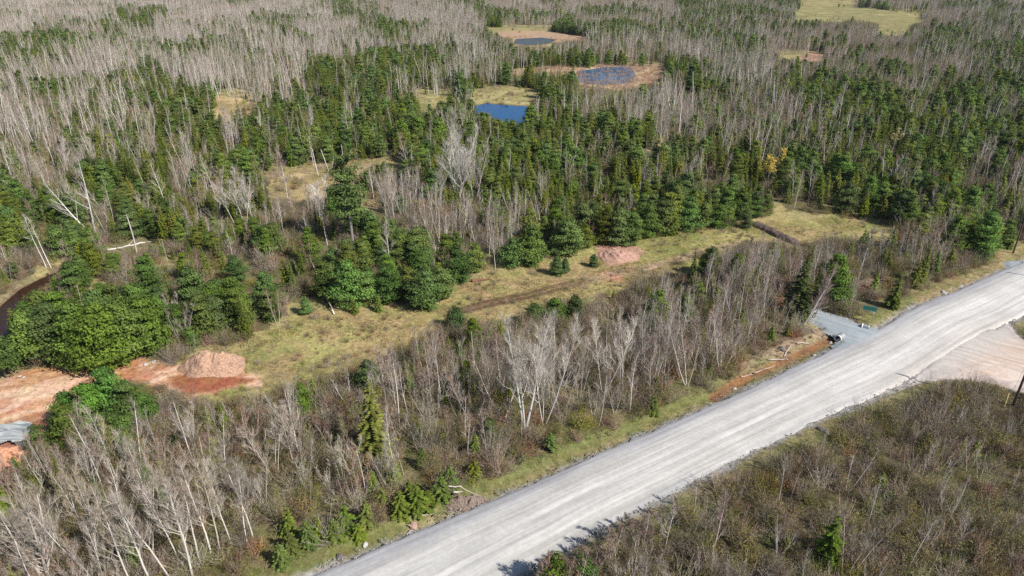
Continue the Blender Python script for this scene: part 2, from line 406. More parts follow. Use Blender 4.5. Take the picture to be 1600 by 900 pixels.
# ------------------------------------------------------------------ ground sheet
def ground_color(x, y):
    px, py, dep = project(x, y, 0.0)
    behind = y < 18
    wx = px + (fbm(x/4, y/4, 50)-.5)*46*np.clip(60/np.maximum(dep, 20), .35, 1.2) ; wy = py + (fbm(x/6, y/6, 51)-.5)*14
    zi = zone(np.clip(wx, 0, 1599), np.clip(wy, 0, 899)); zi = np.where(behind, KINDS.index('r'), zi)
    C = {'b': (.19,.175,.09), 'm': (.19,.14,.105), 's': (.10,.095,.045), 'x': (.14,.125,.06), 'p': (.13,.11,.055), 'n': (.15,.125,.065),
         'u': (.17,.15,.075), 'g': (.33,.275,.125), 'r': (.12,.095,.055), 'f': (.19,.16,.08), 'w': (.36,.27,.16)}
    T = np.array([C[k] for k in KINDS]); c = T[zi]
    n1 = fbm(x/7, y/7, 60); n2 = fbm(x/1.6, y/1.6, 61); n3 = fbm(x/16, y/16, 62)
    # moss and fresh grass showing through the litter
    gk = sm(.5, .66, n1)[:, None]*.6; c = c*(1-gk)+np.array((.12,.135,.04))*gk
    lit = sm(.55, .7, n2)[:, None]*.45; c = c*(1-lit)+np.array((.26,.2,.13))*lit
    def blend(c, k, col): k = k[:, None]; return c*(1-k)+np.array(col)*k
    w = (n2-.5)*2.2
    dc = sdist(x, y, CLR) + w
    k = sm(1.2, -.6, dc); straw = np.array((.375,.325,.135))*(1+.25*(n2-.5))[:, None]
    g = sm(.42, .60, .6*n1+.4*n2)[:, None]*.75; straw = straw*(1-g)+np.array((.18,.215,.06))*g
    p = sm(.50, .62, .6*n3+.4*n1)[:, None]*.6; straw = straw*(1-p)+np.array((.40,.26,.15))*p
    o = sm(.62, .75, fbm(x/3, y/3, 77))[:, None]*.5; straw = straw*(1-o)+np.array((.17,.14,.07))*o
    c = c*(1-k[:, None])+straw*k[:, None]
    for P in (MEAD, MEAD2, MEAD3, MEAD4, MEAD5):
        d = sdist(x, y, P)+w*1.5; k = sm(2, -1, d); mc = np.array((.42,.31,.17)) if P is MEAD3 or P is MEAD5 else (np.array((.25,.225,.10)) if P is MEAD else np.array((.36,.31,.15)))
        mc = mc*(1+1.0*(n1-.5)+.9*(n3-.5))[:, None]; k = k*sm(.30, .46, .55*n1+.45*n3); c = c*(1-k[:, None])+mc*k[:, None]
    c = blend(c, sm(3, -1, sdist(x, y, WET)+w), (.44,.31,.19))
    c = blend(c, sm(3, -1, sdist(x, y, BANK2)+w), (.40,.27,.18))
    c = blend(c, sm(3, 0, sdist(x, y, RED2)+w), (.42,.25,.17))
    c = blend(c, sm(1.2, .2, dline(x, y, TRK1)+w*.25)*.75*sm(.2,.5,n1+.1), (.33,.22,.125)); c = blend(c, sm(1.2, .2, dline(x, y, TRK2)+w*.25)*.75*sm(.2,.5,n1+.1), (.33,.22,.125))
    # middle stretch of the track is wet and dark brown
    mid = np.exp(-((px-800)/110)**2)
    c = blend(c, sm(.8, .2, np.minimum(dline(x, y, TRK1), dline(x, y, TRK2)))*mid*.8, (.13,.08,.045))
    c = blend(c, sm(1.0, -.4, sdist(x, y, HEAP)+w*.6), (.40,.235,.175))
    c = blend(c, sm(.8, -.4, sdist(x, y, ORNG)+w*.6), (.50,.25,.15))
    c = blend(c, sm(1.5, .4, dline(x, y, BERM)), (.13,.09,.07))
    # red dirt pit
    dp = sdist(x, y, PIT)+w*.7; k = sm(.6, -.5, dp)
    st = fbm((x*.8+y*.6)/5, (-x*.6+y*.8)/.7, 81); st2 = fbm(x/2.4, y/2.4, 82)
    dirt = np.array((.49,.265,.165))*np.ones((len(x), 1)); a = sm(.45, .62, st)[:, None]; dirt = dirt*(1-a)+np.array((.66,.44,.315))*a
    a = sm(.6, .75, st2)[:, None]*.7; dirt = dirt*(1-a)+np.array((.38,.155,.075))*a
    up = sm(612, 570, py)[:, None]*.55*(px < 215)[:, None]; dirt = dirt*(1-up)+np.array((.42,.17,.05))*up
    mu = sm(.6, -.6, sdist(x, y, MUD)+w*.5)[:, None]; dirt = dirt*(1-mu)+np.array((.30,.11,.06))*mu
    c = c*(1-k[:, None])+dirt*k[:, None]
    c = blend(c, sm(1.3, .2, sdist(x, y, POOL)+w*.2)*.8, (.27,.13,.075))
    # creek banks, pond banks
    dcr = dline(x, y, CREEK); c = blend(c, sm(4.2, 2.0, dcr+w*1.6)*.6*sm(.35, .6, n1+.1), (.34,.26,.17)); c = blend(c, sm(2.2, 1.2, dcr), (.10,.055,.035))
    c = blend(c, sm(2.5, .5, sdist(x, y, POND)+w*.5)*.8, (.30,.22,.11)); c = blend(c, sm(.8, -.3, sdist(x, y, POND)), (.05,.05,.03))
    # slash, ditches, verges
    c = blend(c, sm(1.2, -.5, sdist(x, y, SLASH)+w*.8)*.9, (.34,.25,.175))
    c = blend(c, sm(.95, .45, dline(x, y, DITCH)+w*.15), (.29,.145,.07)); c = blend(c, sm(.9, .4, dline(x, y, DITCH)+w*.1)*sm(.45, .62, n2)*.7, (.17,.09,.05))
    c = blend(c, sm(1.0, .3, dline(x, y, DITCH2)+w*.3)*.55, (.12,.075,.045))
    dr = np.minimum(sdist(x, y, ROAD), sdist(x, y, SIDE))
    vg = sm(4.2, 1.8, dr+w*1.2)*sm(.25, .4, n1)
    vg = vg*(1-sm(1.1, .6, dline(x, y, DITCH)))
    c = blend(c, vg*.75, (.175,.19,.065)); c = blend(c, sm(2.4, .9, dr+w)*sm(.4, .6, n2)*.7, (.36,.29,.16))
    c = blend(c, sm(.9, .1, dr+w*.45), (.34,.325,.31))
    brown = sm(5, -2, sdist(x, y, GP([(1440,470),(1500,440),(1575,408),(1575,395),(1540,400),(1460,450)])))*.7
    c = blend(c, brown*sm(.3, .5, n2), (.36,.26,.15))
    return np.clip(c, .01, .9)
def build_ground():
    vis = np.radians(np.linspace(48, 132, 561))
    rest = np.radians(np.linspace(132, 408, 62)[1:-1])
    ang = np.concatenate([vis, rest])
    r = [2.0]
    while r[-1] < 38: r.append(r[-1]*1.08)
    while r[-1] < 900: r.append(r[-1]*1.0062)
    while r[-1] < 5000: r.append(r[-1]*1.09)
    r = np.array(r); A, Rr = np.meshgrid(ang, r); x = (Rr*np.cos(A)).ravel(); y = (Rr*np.sin(A)).ravel()
    z = height(x, y)*(1-sm(900, 1500, np.hypot(x, y)))
    V = np.stack([x, y, z], 1); V = np.vstack([V, [[0, 0, height(np.array([0.]), np.array([0.]))[0]]]])
    na, nr = len(ang), len(r); i, j = np.meshgrid(np.arange(nr-1), np.arange(na), indexing='ij'); i = i.ravel(); j = j.ravel(); j2 = (j+1) % na
    Fq = np.stack([i*na+j, (i+1)*na+j, (i+1)*na+j2, i*na+j2], 1)
    jj = np.arange(0, na-1, 2); cen = len(V)-1
    Fc = np.stack([np.full(len(jj), cen), jj, jj+1, (jj+2) % na], 1)
    Fq = np.vstack([Fq, Fc])
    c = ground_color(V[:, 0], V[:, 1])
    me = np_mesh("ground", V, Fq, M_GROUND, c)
    obj("ground", me, kind="structure")
build_ground()

# ------------------------------------------------------------------ roads
def resample(P, n):
    P = np.asarray(P); d = np.r_[0, np.cumsum(np.hypot(*np.diff(P, axis=0).T))]; t = np.linspace(0, d[-1], n)
    return np.stack([np.interp(t, d, P[:, 0]), np.interp(t, d, P[:, 1])], 1), t
def build_road():
    axis_pts = (RU[[0, 3, 6, 9, 12, 15]] + 0)
    n = 900
    A, t = resample(RU, n); D = np.gradient(A, axis=0); D /= np.linalg.norm(D, axis=1)[:, None]
    for _ in range(60): D[1:-1] = (D[:-2]+D[1:-1]*2+D[2:])/4
    D /= np.linalg.norm(D, axis=1)[:, None]; Nn = np.stack([D[:, 1], -D[:, 0]], 1)
    # width: across to the lower edge
    W = np.array([dline(np.array([a[0]]), np.array([a[1]]), RD)[0] for a in A])
    for _ in range(40): W[1:-1] = (W[:-2]+W[1:-1]*2+W[2:])/4
    m = 29; u = np.linspace(0, 1, m)
    X = A[:, None, 0]+Nn[:, None, 0]*W[:, None]*u; Y = A[:, None, 1]+Nn[:, None, 1]*W[:, None]*u
    rag = (fbm(X/.9, Y/.9, 5)-.5)*.9
    for e, s in ((0, -1), (m-1, 1)):
        X[:, e] += Nn[:, 0]*s*rag[:, e]; Y[:, e] += Nn[:, 1]*s*rag[:, e]
    Z = .05+.10*(1-(2*u-1)**2)[None, :]+(fbm(X/2.5, Y/2.5, 8)-.5)*.05; Z[:, 0] = -.12; Z[:, -1] = -.12
    x = X.ravel(); y = Y.ravel(); U = np.broadcast_to(u, X.shape).ravel()
    V = np.stack([x, y, Z.ravel()], 1)
    i, j = np.meshgrid(np.arange(n-1), np.arange(m-1), indexing='ij'); i = i.ravel(); j = j.ravel()
    Fq = np.stack([i*m+j, i*m+j+1, (i+1)*m+j+1, (i+1)*m+j], 1)
    wu = U+(fbm(x/9, y/9, 71)-.5)*.10
    c = np.ones((len(x), 3))*np.array((.50,.485,.46))
    def bl(c, k, col): k = k[:, None]; return c*(1-k)+np.array(col)*k
    c = bl(c, sm(.30, .04, wu)*.9, (.335,.335,.355)); mouth = sm(5, -1, sdist(x, y, SIDE)); c = bl(c, sm(.86, .99, wu)*.85*(1-mouth), (.345,.345,.355))
    for cc, ww, s in ((.42, .035, .5), (.57, .03, .55), (.70, .035, .35)):
        c = bl(c, np.exp(-((wu-cc)/ww)**2)*s, (.64,.625,.60))
    for cc, ww, s in ((.36, .02, .35), (.49, .02, .35), (.635, .02, .3)):
        c = bl(c, np.exp(-((wu-cc)/ww)**2)*s, (.34,.35,.37))
    px, py, _ = project(x, y)
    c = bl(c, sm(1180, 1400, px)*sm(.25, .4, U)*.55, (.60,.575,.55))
    c = bl(c, mouth*sm(.55, .97, U), (.52,.475,.44))
    uvl = np.stack([U*W.mean(), np.repeat(t, m)], 1)
    obj("gravel_road", np_mesh("gravel_road", V, Fq, M_ROAD, c, uvl), kind="structure")
build_road()
def patch(name, poly, z0, mat, colfn, flow, step=.45, crown=.0):
    """a sheet of fine quads filling a polygon on the ground"""
    x0, y0 = poly.min(0)-1; x1, y1 = poly.max(0)+1
    nx = int((x1-x0)/step)+1; ny = int((y1-y0)/step)+1
    X, Y = np.meshgrid(np.linspace(x0, x1, nx), np.linspace(y0, y1, ny)); x = X.ravel(); y = Y.ravel()
    d = sdist(x, y, poly)+(fbm(x/1.1, y/1.1, 14)-.5)*.9
    z = z0+(fbm(x/3, y/3, 15)-.5)*.04+crown*sm(0, -3, d); z = np.where(d > -.1, -.14-.1*sm(0, 1, d), z)
    i, j = np.meshgrid(np.arange(ny-1), np.arange(nx-1), indexing='ij'); i = i.ravel(); j = j.ravel()
    Fq = np.stack([i*nx+j, i*nx+j+1, (i+1)*nx+j+1, (i+1)*nx+j], 1)
    keep = (d[Fq] < .3).any(1); Fq = Fq[keep]; used, inv = np.unique(Fq, return_inverse=True); Fq = inv.reshape(-1, 4)
    x, y, z = x[used], y[used], z[used]
    a = math.radians(flow); uv = np.stack([-x*math.sin(a)+y*math.cos(a), x*math.cos(a)+y*math.sin(a)], 1)
    if name == "side_road": uv[:, 0] = dline(x, y, GP([(1300,640),(1405,604),(1443,592),(1490,588),(1545,594),(1600,609),(1680,640),(1800,690)]))+(fbm(x/9, y/9, 66)-.5)*7
    return obj(name, np_mesh(name, np.stack([x, y, z], 1), Fq, mat, colfn(x, y, d[used]), uv), kind="structure")
def side_col(x, y, d):
    n = fbm(x/5, y/5, 90)[:, None]; e = sm(-1.5, 0, d)[:, None]*.5
    c = np.array((.54,.41,.325))*(1-n)+np.array((.63,.52,.45))*n
    la = dline(x, y, GP([(1300,640),(1405,604),(1443,592),(1490,588),(1545,594),(1600,609),(1680,640),(1800,690)]))+(fbm(x/8, y/8, 67)-.5)*3
    lb = dline(x, y, GP([(1300,590),(1420,556),(1500,535),(1560,528),(1590,545),(1640,556),(1700,560),(1800,575)]))+(fbm(x/8, y/8, 68)-.5)*2
    for l_, sd_ in ((la, 3), (lb, 8), (la*.55+lb*.6, 21)):
        t_ = sm(.60, .80, vnoise(l_/.42, (x+y)/14, sd_))[:, None]*.30; c = c*(1-t_)+np.array((.36,.27,.22))*t_
        t_ = sm(.68, .86, vnoise(l_/.5+40, (x+y)/14, sd_+5))[:, None]*.35; c = c*(1-t_)+np.array((.68,.60,.54))*t_
    k = sm(5, .3, dline(x, y, RD))[:, None]; c = c*(1-k)+np.array((.52,.475,.44))*k
    return c*(1-e)+np.array((.36,.33,.33))*e
patch("side_road", SIDE, .045, M_DIRT, side_col, -8, .26)
def drive_col(x, y, d):
    n = fbm(x/2, y/2, 91)[:, None]; return np.array((.27,.31,.335))*(1-n)+np.array((.36,.39,.41))*n
patch("driveway", DRIVE, .07, M_DIRT, drive_col, 140, .3, .05)
patch("field_entrance", SPUR, .03, M_DIRT, drive_col, 60, .5)

def rut(name, line, seed, w):
    P_, t = resample(line, 260); P_ = P_+np.stack([fbm(t/4, t*0, seed)-.5, fbm(t/4, t*0+9, seed)-.5], 1)*.5
    D = np.gradient(P_, axis=0); D /= np.linalg.norm(D, axis=1)[:, None]; Nn = np.stack([-D[:, 1], D[:, 0]], 1)
    us = np.array([-1, -.6, 0, .6, 1]); Wd = w*(.75+.5*fbm(t/2.5, t*0, seed+3))
    X = P_[:, 0, None]+Nn[:, 0, None]*us*Wd[:, None]; Y = P_[:, 1, None]+Nn[:, 1, None]*us*Wd[:, None]
    x, y = X.ravel(), Y.ravel(); z = height(x, y).reshape(X.shape)+np.array([-.06, .05, .03, .05, -.06]); n, m = X.shape
    i, j = np.meshgrid(np.arange(n-1), np.arange(m-1), indexing='ij'); i = i.ravel(); j = j.ravel(); px, py, _ = project(x, y)
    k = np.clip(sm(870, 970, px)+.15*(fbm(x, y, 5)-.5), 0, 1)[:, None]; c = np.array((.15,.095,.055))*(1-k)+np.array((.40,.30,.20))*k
    return obj(name, np_mesh(name, np.stack([x, y, z.ravel()], 1), np.stack([i*m+j, (i+1)*m+j, (i+1)*m+j+1, i*m+j+1], 1), M_GROUND, c), kind="structure")
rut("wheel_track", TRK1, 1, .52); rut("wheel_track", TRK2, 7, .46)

# ------------------------------------------------------------------ water
def water(name, poly, z, mat, amp=.9, step=.4):
    x0, y0 = poly.min(0)-2; x1, y1 = poly.max(0)+2
    nx = int((x1-x0)/step)+1; ny = int((y1-y0)/step)+1
    X, Y = np.meshgrid(np.linspace(x0, x1, nx), np.linspace(y0, y1, ny)); x = X.ravel(); y = Y.ravel()
    d = sdist(x, y, poly)+(fbm(x/(amp*2.2), y/(amp*2.2), 24)-.5)*amp*2
    i, j = np.meshgrid(np.arange(ny-1), np.arange(nx-1), indexing='ij'); i = i.ravel(); j = j.ravel()
    Fq = np.stack([i*nx+j, i*nx+j+1, (i+1)*nx+j+1, (i+1)*nx+j], 1); Fq = Fq[(d[Fq] < 0).all(1)]; used, inv = np.unique(Fq, return_inverse=True)
    return obj(name, np_mesh(name, np.stack([x[used], y[used], np.full(len(used), z)], 1), inv.reshape(-1, 4), mat), kind="structure")
def water_old(name, poly, z, mat):
    me = bpy.data.meshes.new(name); me.from_pydata([(p[0], p[1], z) for p in poly], [], [list(range(len(poly)))]); me.materials.append(mat)
    if me.polygons[0].normal.z < 0: me.flip_normals()
    return obj(name, me, kind="structure")
def grow(P, s):
    c = P.mean(0); return c+(P-c)*s
M_POND = water_mat("pond_water", (.002,.07,.21), .05, .10, .8, .35)  # deep blue of the reflected sky is put into the base colour
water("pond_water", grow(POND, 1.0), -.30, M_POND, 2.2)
water("wetland_water", grow(WETW, 1.1), -.22, water_mat("marsh_water", (.02,.09,.22), .1, .1, .8, .6), 3)
water("marsh_water", grow(WET2, 1.1), -.22, bpy.data.materials["marsh_water"])
water("far_pond_water", grow(POND2, 1.05), -.25, water_mat("far_pond_water", (.035,.04,.045), .25, .2, .8, .15))
def creek_mesh():
    P, t = resample(CREEK, 90); D = np.gradient(P, axis=0); D /= np.linalg.norm(D, axis=1)[:, None]; Nn = np.stack([-D[:, 1], D[:, 0]], 1)
    Wd = 2.3+.5*np.sin(t*.7); Vv = np.vstack([P-Nn*Wd[:, None], P+Nn*Wd[:, None]]); n = len(P)
    Fq = [(i, i+1, n+i+1, n+i) for i in range(n-1)]
    return np_mesh("creek_water", np.c_[Vv, np.full(2*n, -.52)], Fq, water_mat("creek_water", (.035,.014,.008), .12, .35, 1.5))
obj("creek_water", creek_mesh(), kind="structure")
def pool_mat():
    m = water_mat("silt_pool_water", (.25,.30,.34), .25, .3, 1.2, .5)
    nt = m.node_tree; b = nt.nodes["Principled BSDF"]; tc = N(nt, "ShaderNodeTexCoord"); mp = N(nt, "ShaderNodeMapping")
    mp.inputs["Scale"].default_value = (.35, 1.6, 1); mp.inputs["Rotation"].default_value = (0, 0, .5)
    n = N(nt, "ShaderNodeTexNoise"); n.inputs["Scale"].default_value = 1.3; n.inputs["Detail"].default_value = 8; n.inputs["Distortion"].default_value = 1.2
    cr = N(nt, "ShaderNodeValToRGB"); cr.color_ramp.elements[0].color = (.15,.185,.21,1); cr.color_ramp.elements[1].color = (.58,.58,.56,1)
    cr.color_ramp.elements[0].position = .35; cr.color_ramp.elements[1].position = .68
    nt.links.new(tc.outputs["Object"], mp.inputs[0]); nt.links.new(mp.outputs[0], n.inputs[0]); nt.links.new(n.outputs[0], cr.inputs[0]); nt.links.new(cr.outputs[0], b.inputs["Base Color"])
    return m
water("pool_water", grow(POOL, 1.03), -.16, pool_mat(), .5, .15)

# ------------------------------------------------------------------ plant prototypes
def rv(rnd, k=1.0): return Vector((rnd.uniform(-k, k), rnd.uniform(-k, k), rnd.uniform(-k, k)))
def jit(rnd, c, a=.15):
    k = 1+rnd.uniform(-a, a); return (c[0]*k, c[1]*k, c[2]*k)
def sliver(mb, rnd, p, d, l, w, col):
    s = d.cross(rv(rnd)).normalized()*(w*.5)
    mb.tri(p-s, p+s, p+d*l, col)
def limb(mb, rnd, p, d, l, r, col, up=.25, seg=3, sides=3, wob=.16):
    pts = [p]; dd = d.copy()
    for i in range(seg):
        dd = (dd+Vector((0, 0, up/seg*1.3))+rv(rnd, wob)).normalized(); pts.append(pts[-1]+dd*(l/seg))
    rad = [r*(1-.8*i/seg) for i in range(seg+1)]
    mb.tube(pts, rad, col, sides); return pts
BIRCH = (.66,.62,.57); GREYB = (.46,.43,.385); BROWNB = (.26,.21,.165); HEROB = (.66,.62,.56)
TW_PALE = (.42,.365,.295); TW_PINK = (.37,.29,.225); TW_RED = (.34,.22,.15); TW_OLIVE = (.30,.30,.10); TW_WHITE = (.60,.55,.48)
def bare_tree(seed, h, stems=1, spread=.28, nb=22, low=.35, bark=BIRCH, twig=TW_PALE, r0=None, lean=.05, ang=(40, 62), tw=1.0, lod=False, dead=False, tl=1.0, broken=False):
    rnd = random.Random(seed); trunk = MB(); crown = MB()
    r0 = r0 or h*(.0088 if lod else .0068)
    for s in range(stems):
        sp_ = 0 if stems == 1 else rnd.uniform(.12, .34)
        a = rnd.uniform(0, 6.28) if stems == 1 else s*6.28/stems+rnd.uniform(-.5, .5)
        d = Vector((math.cos(a)*(lean+sp_), math.sin(a)*(lean+sp_), 1)).normalized(); hh = h*(1 if s == 0 else rnd.uniform(.72, 1.0))
        n = 7; pts = [Vector((math.cos(a)*.15*(stems > 1), math.sin(a)*.15*(stems > 1), -.25))]
        for i in range(n):
            d = (d+Vector((0, 0, .05))+rv(rnd, .055)).normalized(); pts.append(pts[-1]+d*(hh/n))
        rr = r0*(1 if stems == 1 else .7)
        rad = [rr*(1-.86*i/n)+.008 for i in range(n+1)]
        if broken: rad = [rr*(1-.45*i/n) for i in range(n+1)]
        trunk.tube(pts, rad, [jit(rnd, bark, .12) for _ in pts], 4 if lod else 6)
        nbb = nb if stems == 1 else int(nb*.7)
        for b in range(nbb):
            t = low+(1-low)*((b+rnd.random())/nbb); q = t*n; i = min(int(q), n-1); p = pts[i].lerp(pts[i+1], q-i)
            az = rnd.uniform(0, 6.28); el = math.radians(rnd.uniform(*ang)) ; L_ = h*spread*(1.08-t)**.75*rnd.uniform(.55, 1.1)*(1.15 if t < .6 else 1)
            dd = Vector((math.cos(az)*math.cos(el), math.sin(az)*math.cos(el), math.sin(el)))
            bc = tuple(bark[k]*.75+twig[k]*.25 for k in range(3))
            lp = limb(crown, rnd, p, dd, L_, max(.012, rr*(1-t*.8)*.42), jit(rnd, bc, .12), .35, 3, 3)
            if dead and rnd.random() < .5: continue
            for k in range(2 if lod else 4):
                tt = rnd.uniform(.25, .95)*3; j = min(int(tt), 2); sp0 = lp[j].lerp(lp[j+1], tt-j)
                d2 = ((lp[j+1]-lp[j]).normalized()+rv(rnd, .75)+Vector((0, 0, .2))).normalized()
                l2 = L_*rnd.uniform(.25, .5)
                if not lod:
                    crown.tube([sp0, sp0+d2*l2*.5+rv(rnd, .04), sp0+d2*l2+Vector((0, 0, .08*l2))], [.011, .008, .004], jit(rnd, bc, .15), 3)
                else: sliver(crown, rnd, sp0, d2, l2, .035, jit(rnd, bc, .15))
                nt_ = int((4 if lod else 10)*tw)
                for m_ in range(nt_):
                    q0 = sp0+d2*l2*rnd.uniform(.1, 1); d3 = (d2+rv(rnd, .6)+Vector((0, 0, .75))).normalized()
                    sliver(crown, rnd, q0, d3, rnd.uniform(.4, .95)*(h/9)*tl, (.034 if lod else .015), jit(rnd, twig, .2))
            for m_ in range(int((4 if lod else 9)*tw)):
                tt = rnd.uniform(.2, 1)*2.99; j = int(tt); q0 = lp[j].lerp(lp[j+1], tt-j)
                d3 = ((lp[j+1]-lp[j]).normalized()+rv(rnd, .6)+Vector((0, 0, .7))).normalized()
                sliver(crown, rnd, q0, d3, rnd.uniform(.4, 1.0)*(h/9)*tl, (.036 if lod else .016), jit(rnd, twig, .2))
        if not broken:
            for m_ in range(int(10*tw)):
                sliver(crown, rnd, pts[-1]-d*rnd.uniform(0, .8), (d+rv(rnd, .5)).normalized(), rnd.uniform(.4, .9), .02 if not lod else .045, jit(rnd, twig, .2))
    return trunk, crown
def leaf(mb, rnd, p, out, size, col, flat=.6, droop=0.0):
    n = (out*.8+Vector((0, 0, flat))+rv(rnd, .55)).normalized()
    a = n.cross(rv(rnd)).normalized(); b = n.cross(a)
    mb.tri(p+a*size*.6, p-a*size*.45+b*size*.5, p-a*size*.35-b*size*.5, col)
def spruce(seed, h, wide=.17, lod=False, col=(.070,.105,.030), thin=0.0, young=False, bare_low=.03):
    rnd = random.Random(seed); trunk = MB(); crown = MB()
    trunk.tube([Vector((0, 0, -.2)), Vector((rnd.uniform(-.05,.05), rnd.uniform(-.05,.05), h*.5)), Vector((0, 0, h*.985))], [h*.013+.01, h*.008, .01], [(.17,.13,.10)]*3, 4 if lod else 6)
    lev = int(h*(1.9 if lod else 3.0))+4; R_ = h*wide
    ph = rnd.uniform(0, 6.28)
    for i in range(lev):
        t = bare_low+(1-bare_low)*(i+rnd.random()*.5)/lev; z = h*t; r = R_*(1-t)**.82*rnd.uniform(.86, 1.12)+.06
        nb_ = max(4, int((6 if lod else 9)*(1-t*.45)))
        for b in range(nb_):
            if rnd.random() < thin: continue
            az = ph+i*2.4+b*6.283/nb_+rnd.uniform(-.25, .25); rr = r*rnd.uniform(.72, 1.12)*(1+.15*math.sin(az+ph))
            o = Vector((math.cos(az), math.sin(az), 0)); side = Vector((-o.y, o.x, 0)); sh = .72+.56*rnd.random(); z0 = z; z = z0+rnd.uniform(-.5, .5)*h/lev
            k = 3 if lod else 5
            for s in range(k):
                f = (s+.6)/k; p = o*(rr*f)+Vector((0, 0, z-.34*rr*f*f+.05*rr))
                wdt = rr*(.34 if lod else .26)*(1.1-f*.35)+.04; ln = rr/k*1.25+.05
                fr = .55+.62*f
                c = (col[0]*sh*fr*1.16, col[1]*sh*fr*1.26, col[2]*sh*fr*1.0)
                tip = p+o*ln-Vector((0, 0, .12*ln)); tw_ = rnd.uniform(-.22, .22)
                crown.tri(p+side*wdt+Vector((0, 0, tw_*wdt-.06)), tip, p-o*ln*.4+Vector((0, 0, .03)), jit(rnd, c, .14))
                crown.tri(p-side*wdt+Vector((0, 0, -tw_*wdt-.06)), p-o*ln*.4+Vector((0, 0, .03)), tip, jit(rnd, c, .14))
                if not lod and rnd.random() < .6: leaf(crown, rnd, p+rv(rnd, .05), o, wdt*.9, jit(rnd, c, .2))
            if thin and not lod and rnd.random() < .5:
                sliver(crown, rnd, Vector((0, 0, z)), (o-Vector((0, 0, .2))).normalized(), rr, .03, (.42,.38,.32))
            z = z0
    for s in range(6): sliver(crown, rnd, Vector((0, 0, h*.95)), (Vector((0, 0, 1))+rv(rnd, .45)).normalized(), h*.05, .07, col)
    return trunk, crown
def pine(seed, h, wide=.30, lod=False, col=(.062,.112,.044), layers=None, ragged=0.0, bare_low=.06, bark=(.20,.16,.13), bare_r=.2):
    rnd = random.Random(seed); trunk = MB(); crown = MB()
    lx, ly = rnd.uniform(-.04, .04)*h, rnd.uniform(-.04, .04)*h
    tp = [Vector((0, 0, -.2)), Vector((lx*.3, ly*.3, h*.4)), Vector((lx*.8, ly*.8, h*.75)), Vector((lx, ly, h*.98))]
    trunk.tube(tp, [h*.018, h*.013, h*.007, .015], [bark]*4, 5 if lod else 7)
    layers = layers or max(5, int(h*1.15)); R_ = h*wide; ph = rnd.uniform(0, 6.28)
    for i in range(layers):
        t = bare_low+(1-bare_low)*(i+.3)/layers; z = h*t
        prof = min(1, .55+t*1.7)*(1-t**1.7)**.75*1.02 if not ragged else (.45+.7*rnd.random())*(1-t*.6)
        prof = max(prof, .12); r = R_*prof*rnd.uniform(.78, 1.12)
        nb_ = 5 if t > .75 else (7 if lod else 8)
        for b in range(nb_):
            if rnd.random() < ragged*.45: continue
            az = ph+i*1.9+b*6.283/nb_+rnd.uniform(-.3, .3); o = Vector((math.cos(az), math.sin(az), 0)); rr = r*rnd.uniform(.58, 1.2); sh = .70+.6*rnd.random()
            zb = z+rnd.uniform(-.5, .5)*h/layers; base = Vector((lx*t, ly*t, zb)); rise = rnd.uniform(.06, .28)
            if not lod: crown.tube([base, base+o*rr*.5+Vector((0, 0, rise*rr*.3)), base+o*rr*.95+Vector((0, 0, rise*rr))], [.02+.004*h*(1-t), .015, .008], (.22,.18,.14), 3)
            k = 3 if lod else 4
            for s in range(k):
                f = (s+.55)/k*1.0
                for e in ((0,) if s == 0 else (-1, 1)) :
                    cpt = base+o*rr*f+Vector((-o.y, o.x, 0))*(e*rr*.24*f)+Vector((0, 0, rise*rr*f*f))+rv(rnd, .06)
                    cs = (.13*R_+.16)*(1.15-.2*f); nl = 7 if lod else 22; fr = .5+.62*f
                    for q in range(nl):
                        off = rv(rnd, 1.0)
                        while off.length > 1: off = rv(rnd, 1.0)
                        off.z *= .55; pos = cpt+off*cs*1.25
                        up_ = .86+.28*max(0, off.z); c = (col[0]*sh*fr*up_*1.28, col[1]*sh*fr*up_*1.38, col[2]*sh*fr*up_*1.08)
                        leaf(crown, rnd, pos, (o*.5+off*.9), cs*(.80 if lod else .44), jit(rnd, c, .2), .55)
    for q in range(14): leaf(crown, rnd, Vector((lx, ly, h*.96))+rv(rnd, .28), rv(rnd), .28, jit(rnd, col, .2))
    return trunk, crown
def shrub(seed, h, w, n=120, twig=TW_PINK, leafc=None, nl=0, lod=False):
    rnd = random.Random(seed); mb = MB()
    for s in range(int(n*.16)):
        a = rnd.uniform(0, 6.28); el = rnd.uniform(.35, 1.35); d = Vector((math.cos(a)*math.cos(el), math.sin(a)*math.cos(el), math.sin(el)))
        p0 = Vector((rnd.uniform(-.3, .3)*w, rnd.uniform(-.3, .3)*w, -.05)); l = h*rnd.uniform(.6, 1.05)
        pts = [p0, p0+d*l*.5+rv(rnd, .06), p0+d*l+Vector((0, 0, .15*l))]
        if not lod: mb.tube(pts, [.02, .013, .005], jit(rnd, twig, .2), 3)
        else: sliver(mb, rnd, p0, d, l, .05, jit(rnd, twig, .2))
        for k in range(6):
            q = pts[0].lerp(pts[2], rnd.uniform(.25, 1)); d2 = (d+rv(rnd, .8)+Vector((0, 0, .2))).normalized()
            sliver(mb, rnd, q, d2, rnd.uniform(.3, .8)*h*.42, .017 if not lod else .05, jit(rnd, twig, .25))
    if leafc:
        for k in range(nl):
            a = rnd.uniform(0, 6.28); rr = w*math.sqrt(rnd.random())*.8; z = h*rnd.uniform(.15, .95)*math.sqrt(max(0, 1-(rr/w)**2*.7))
            leaf(mb, rnd, Vector((math.cos(a)*rr, math.sin(a)*rr, z)), Vector((math.cos(a), math.sin(a), .3)), rnd.uniform(.07, .14)*(1.8 if lod else 1), jit(rnd, leafc, .3))
    return mb
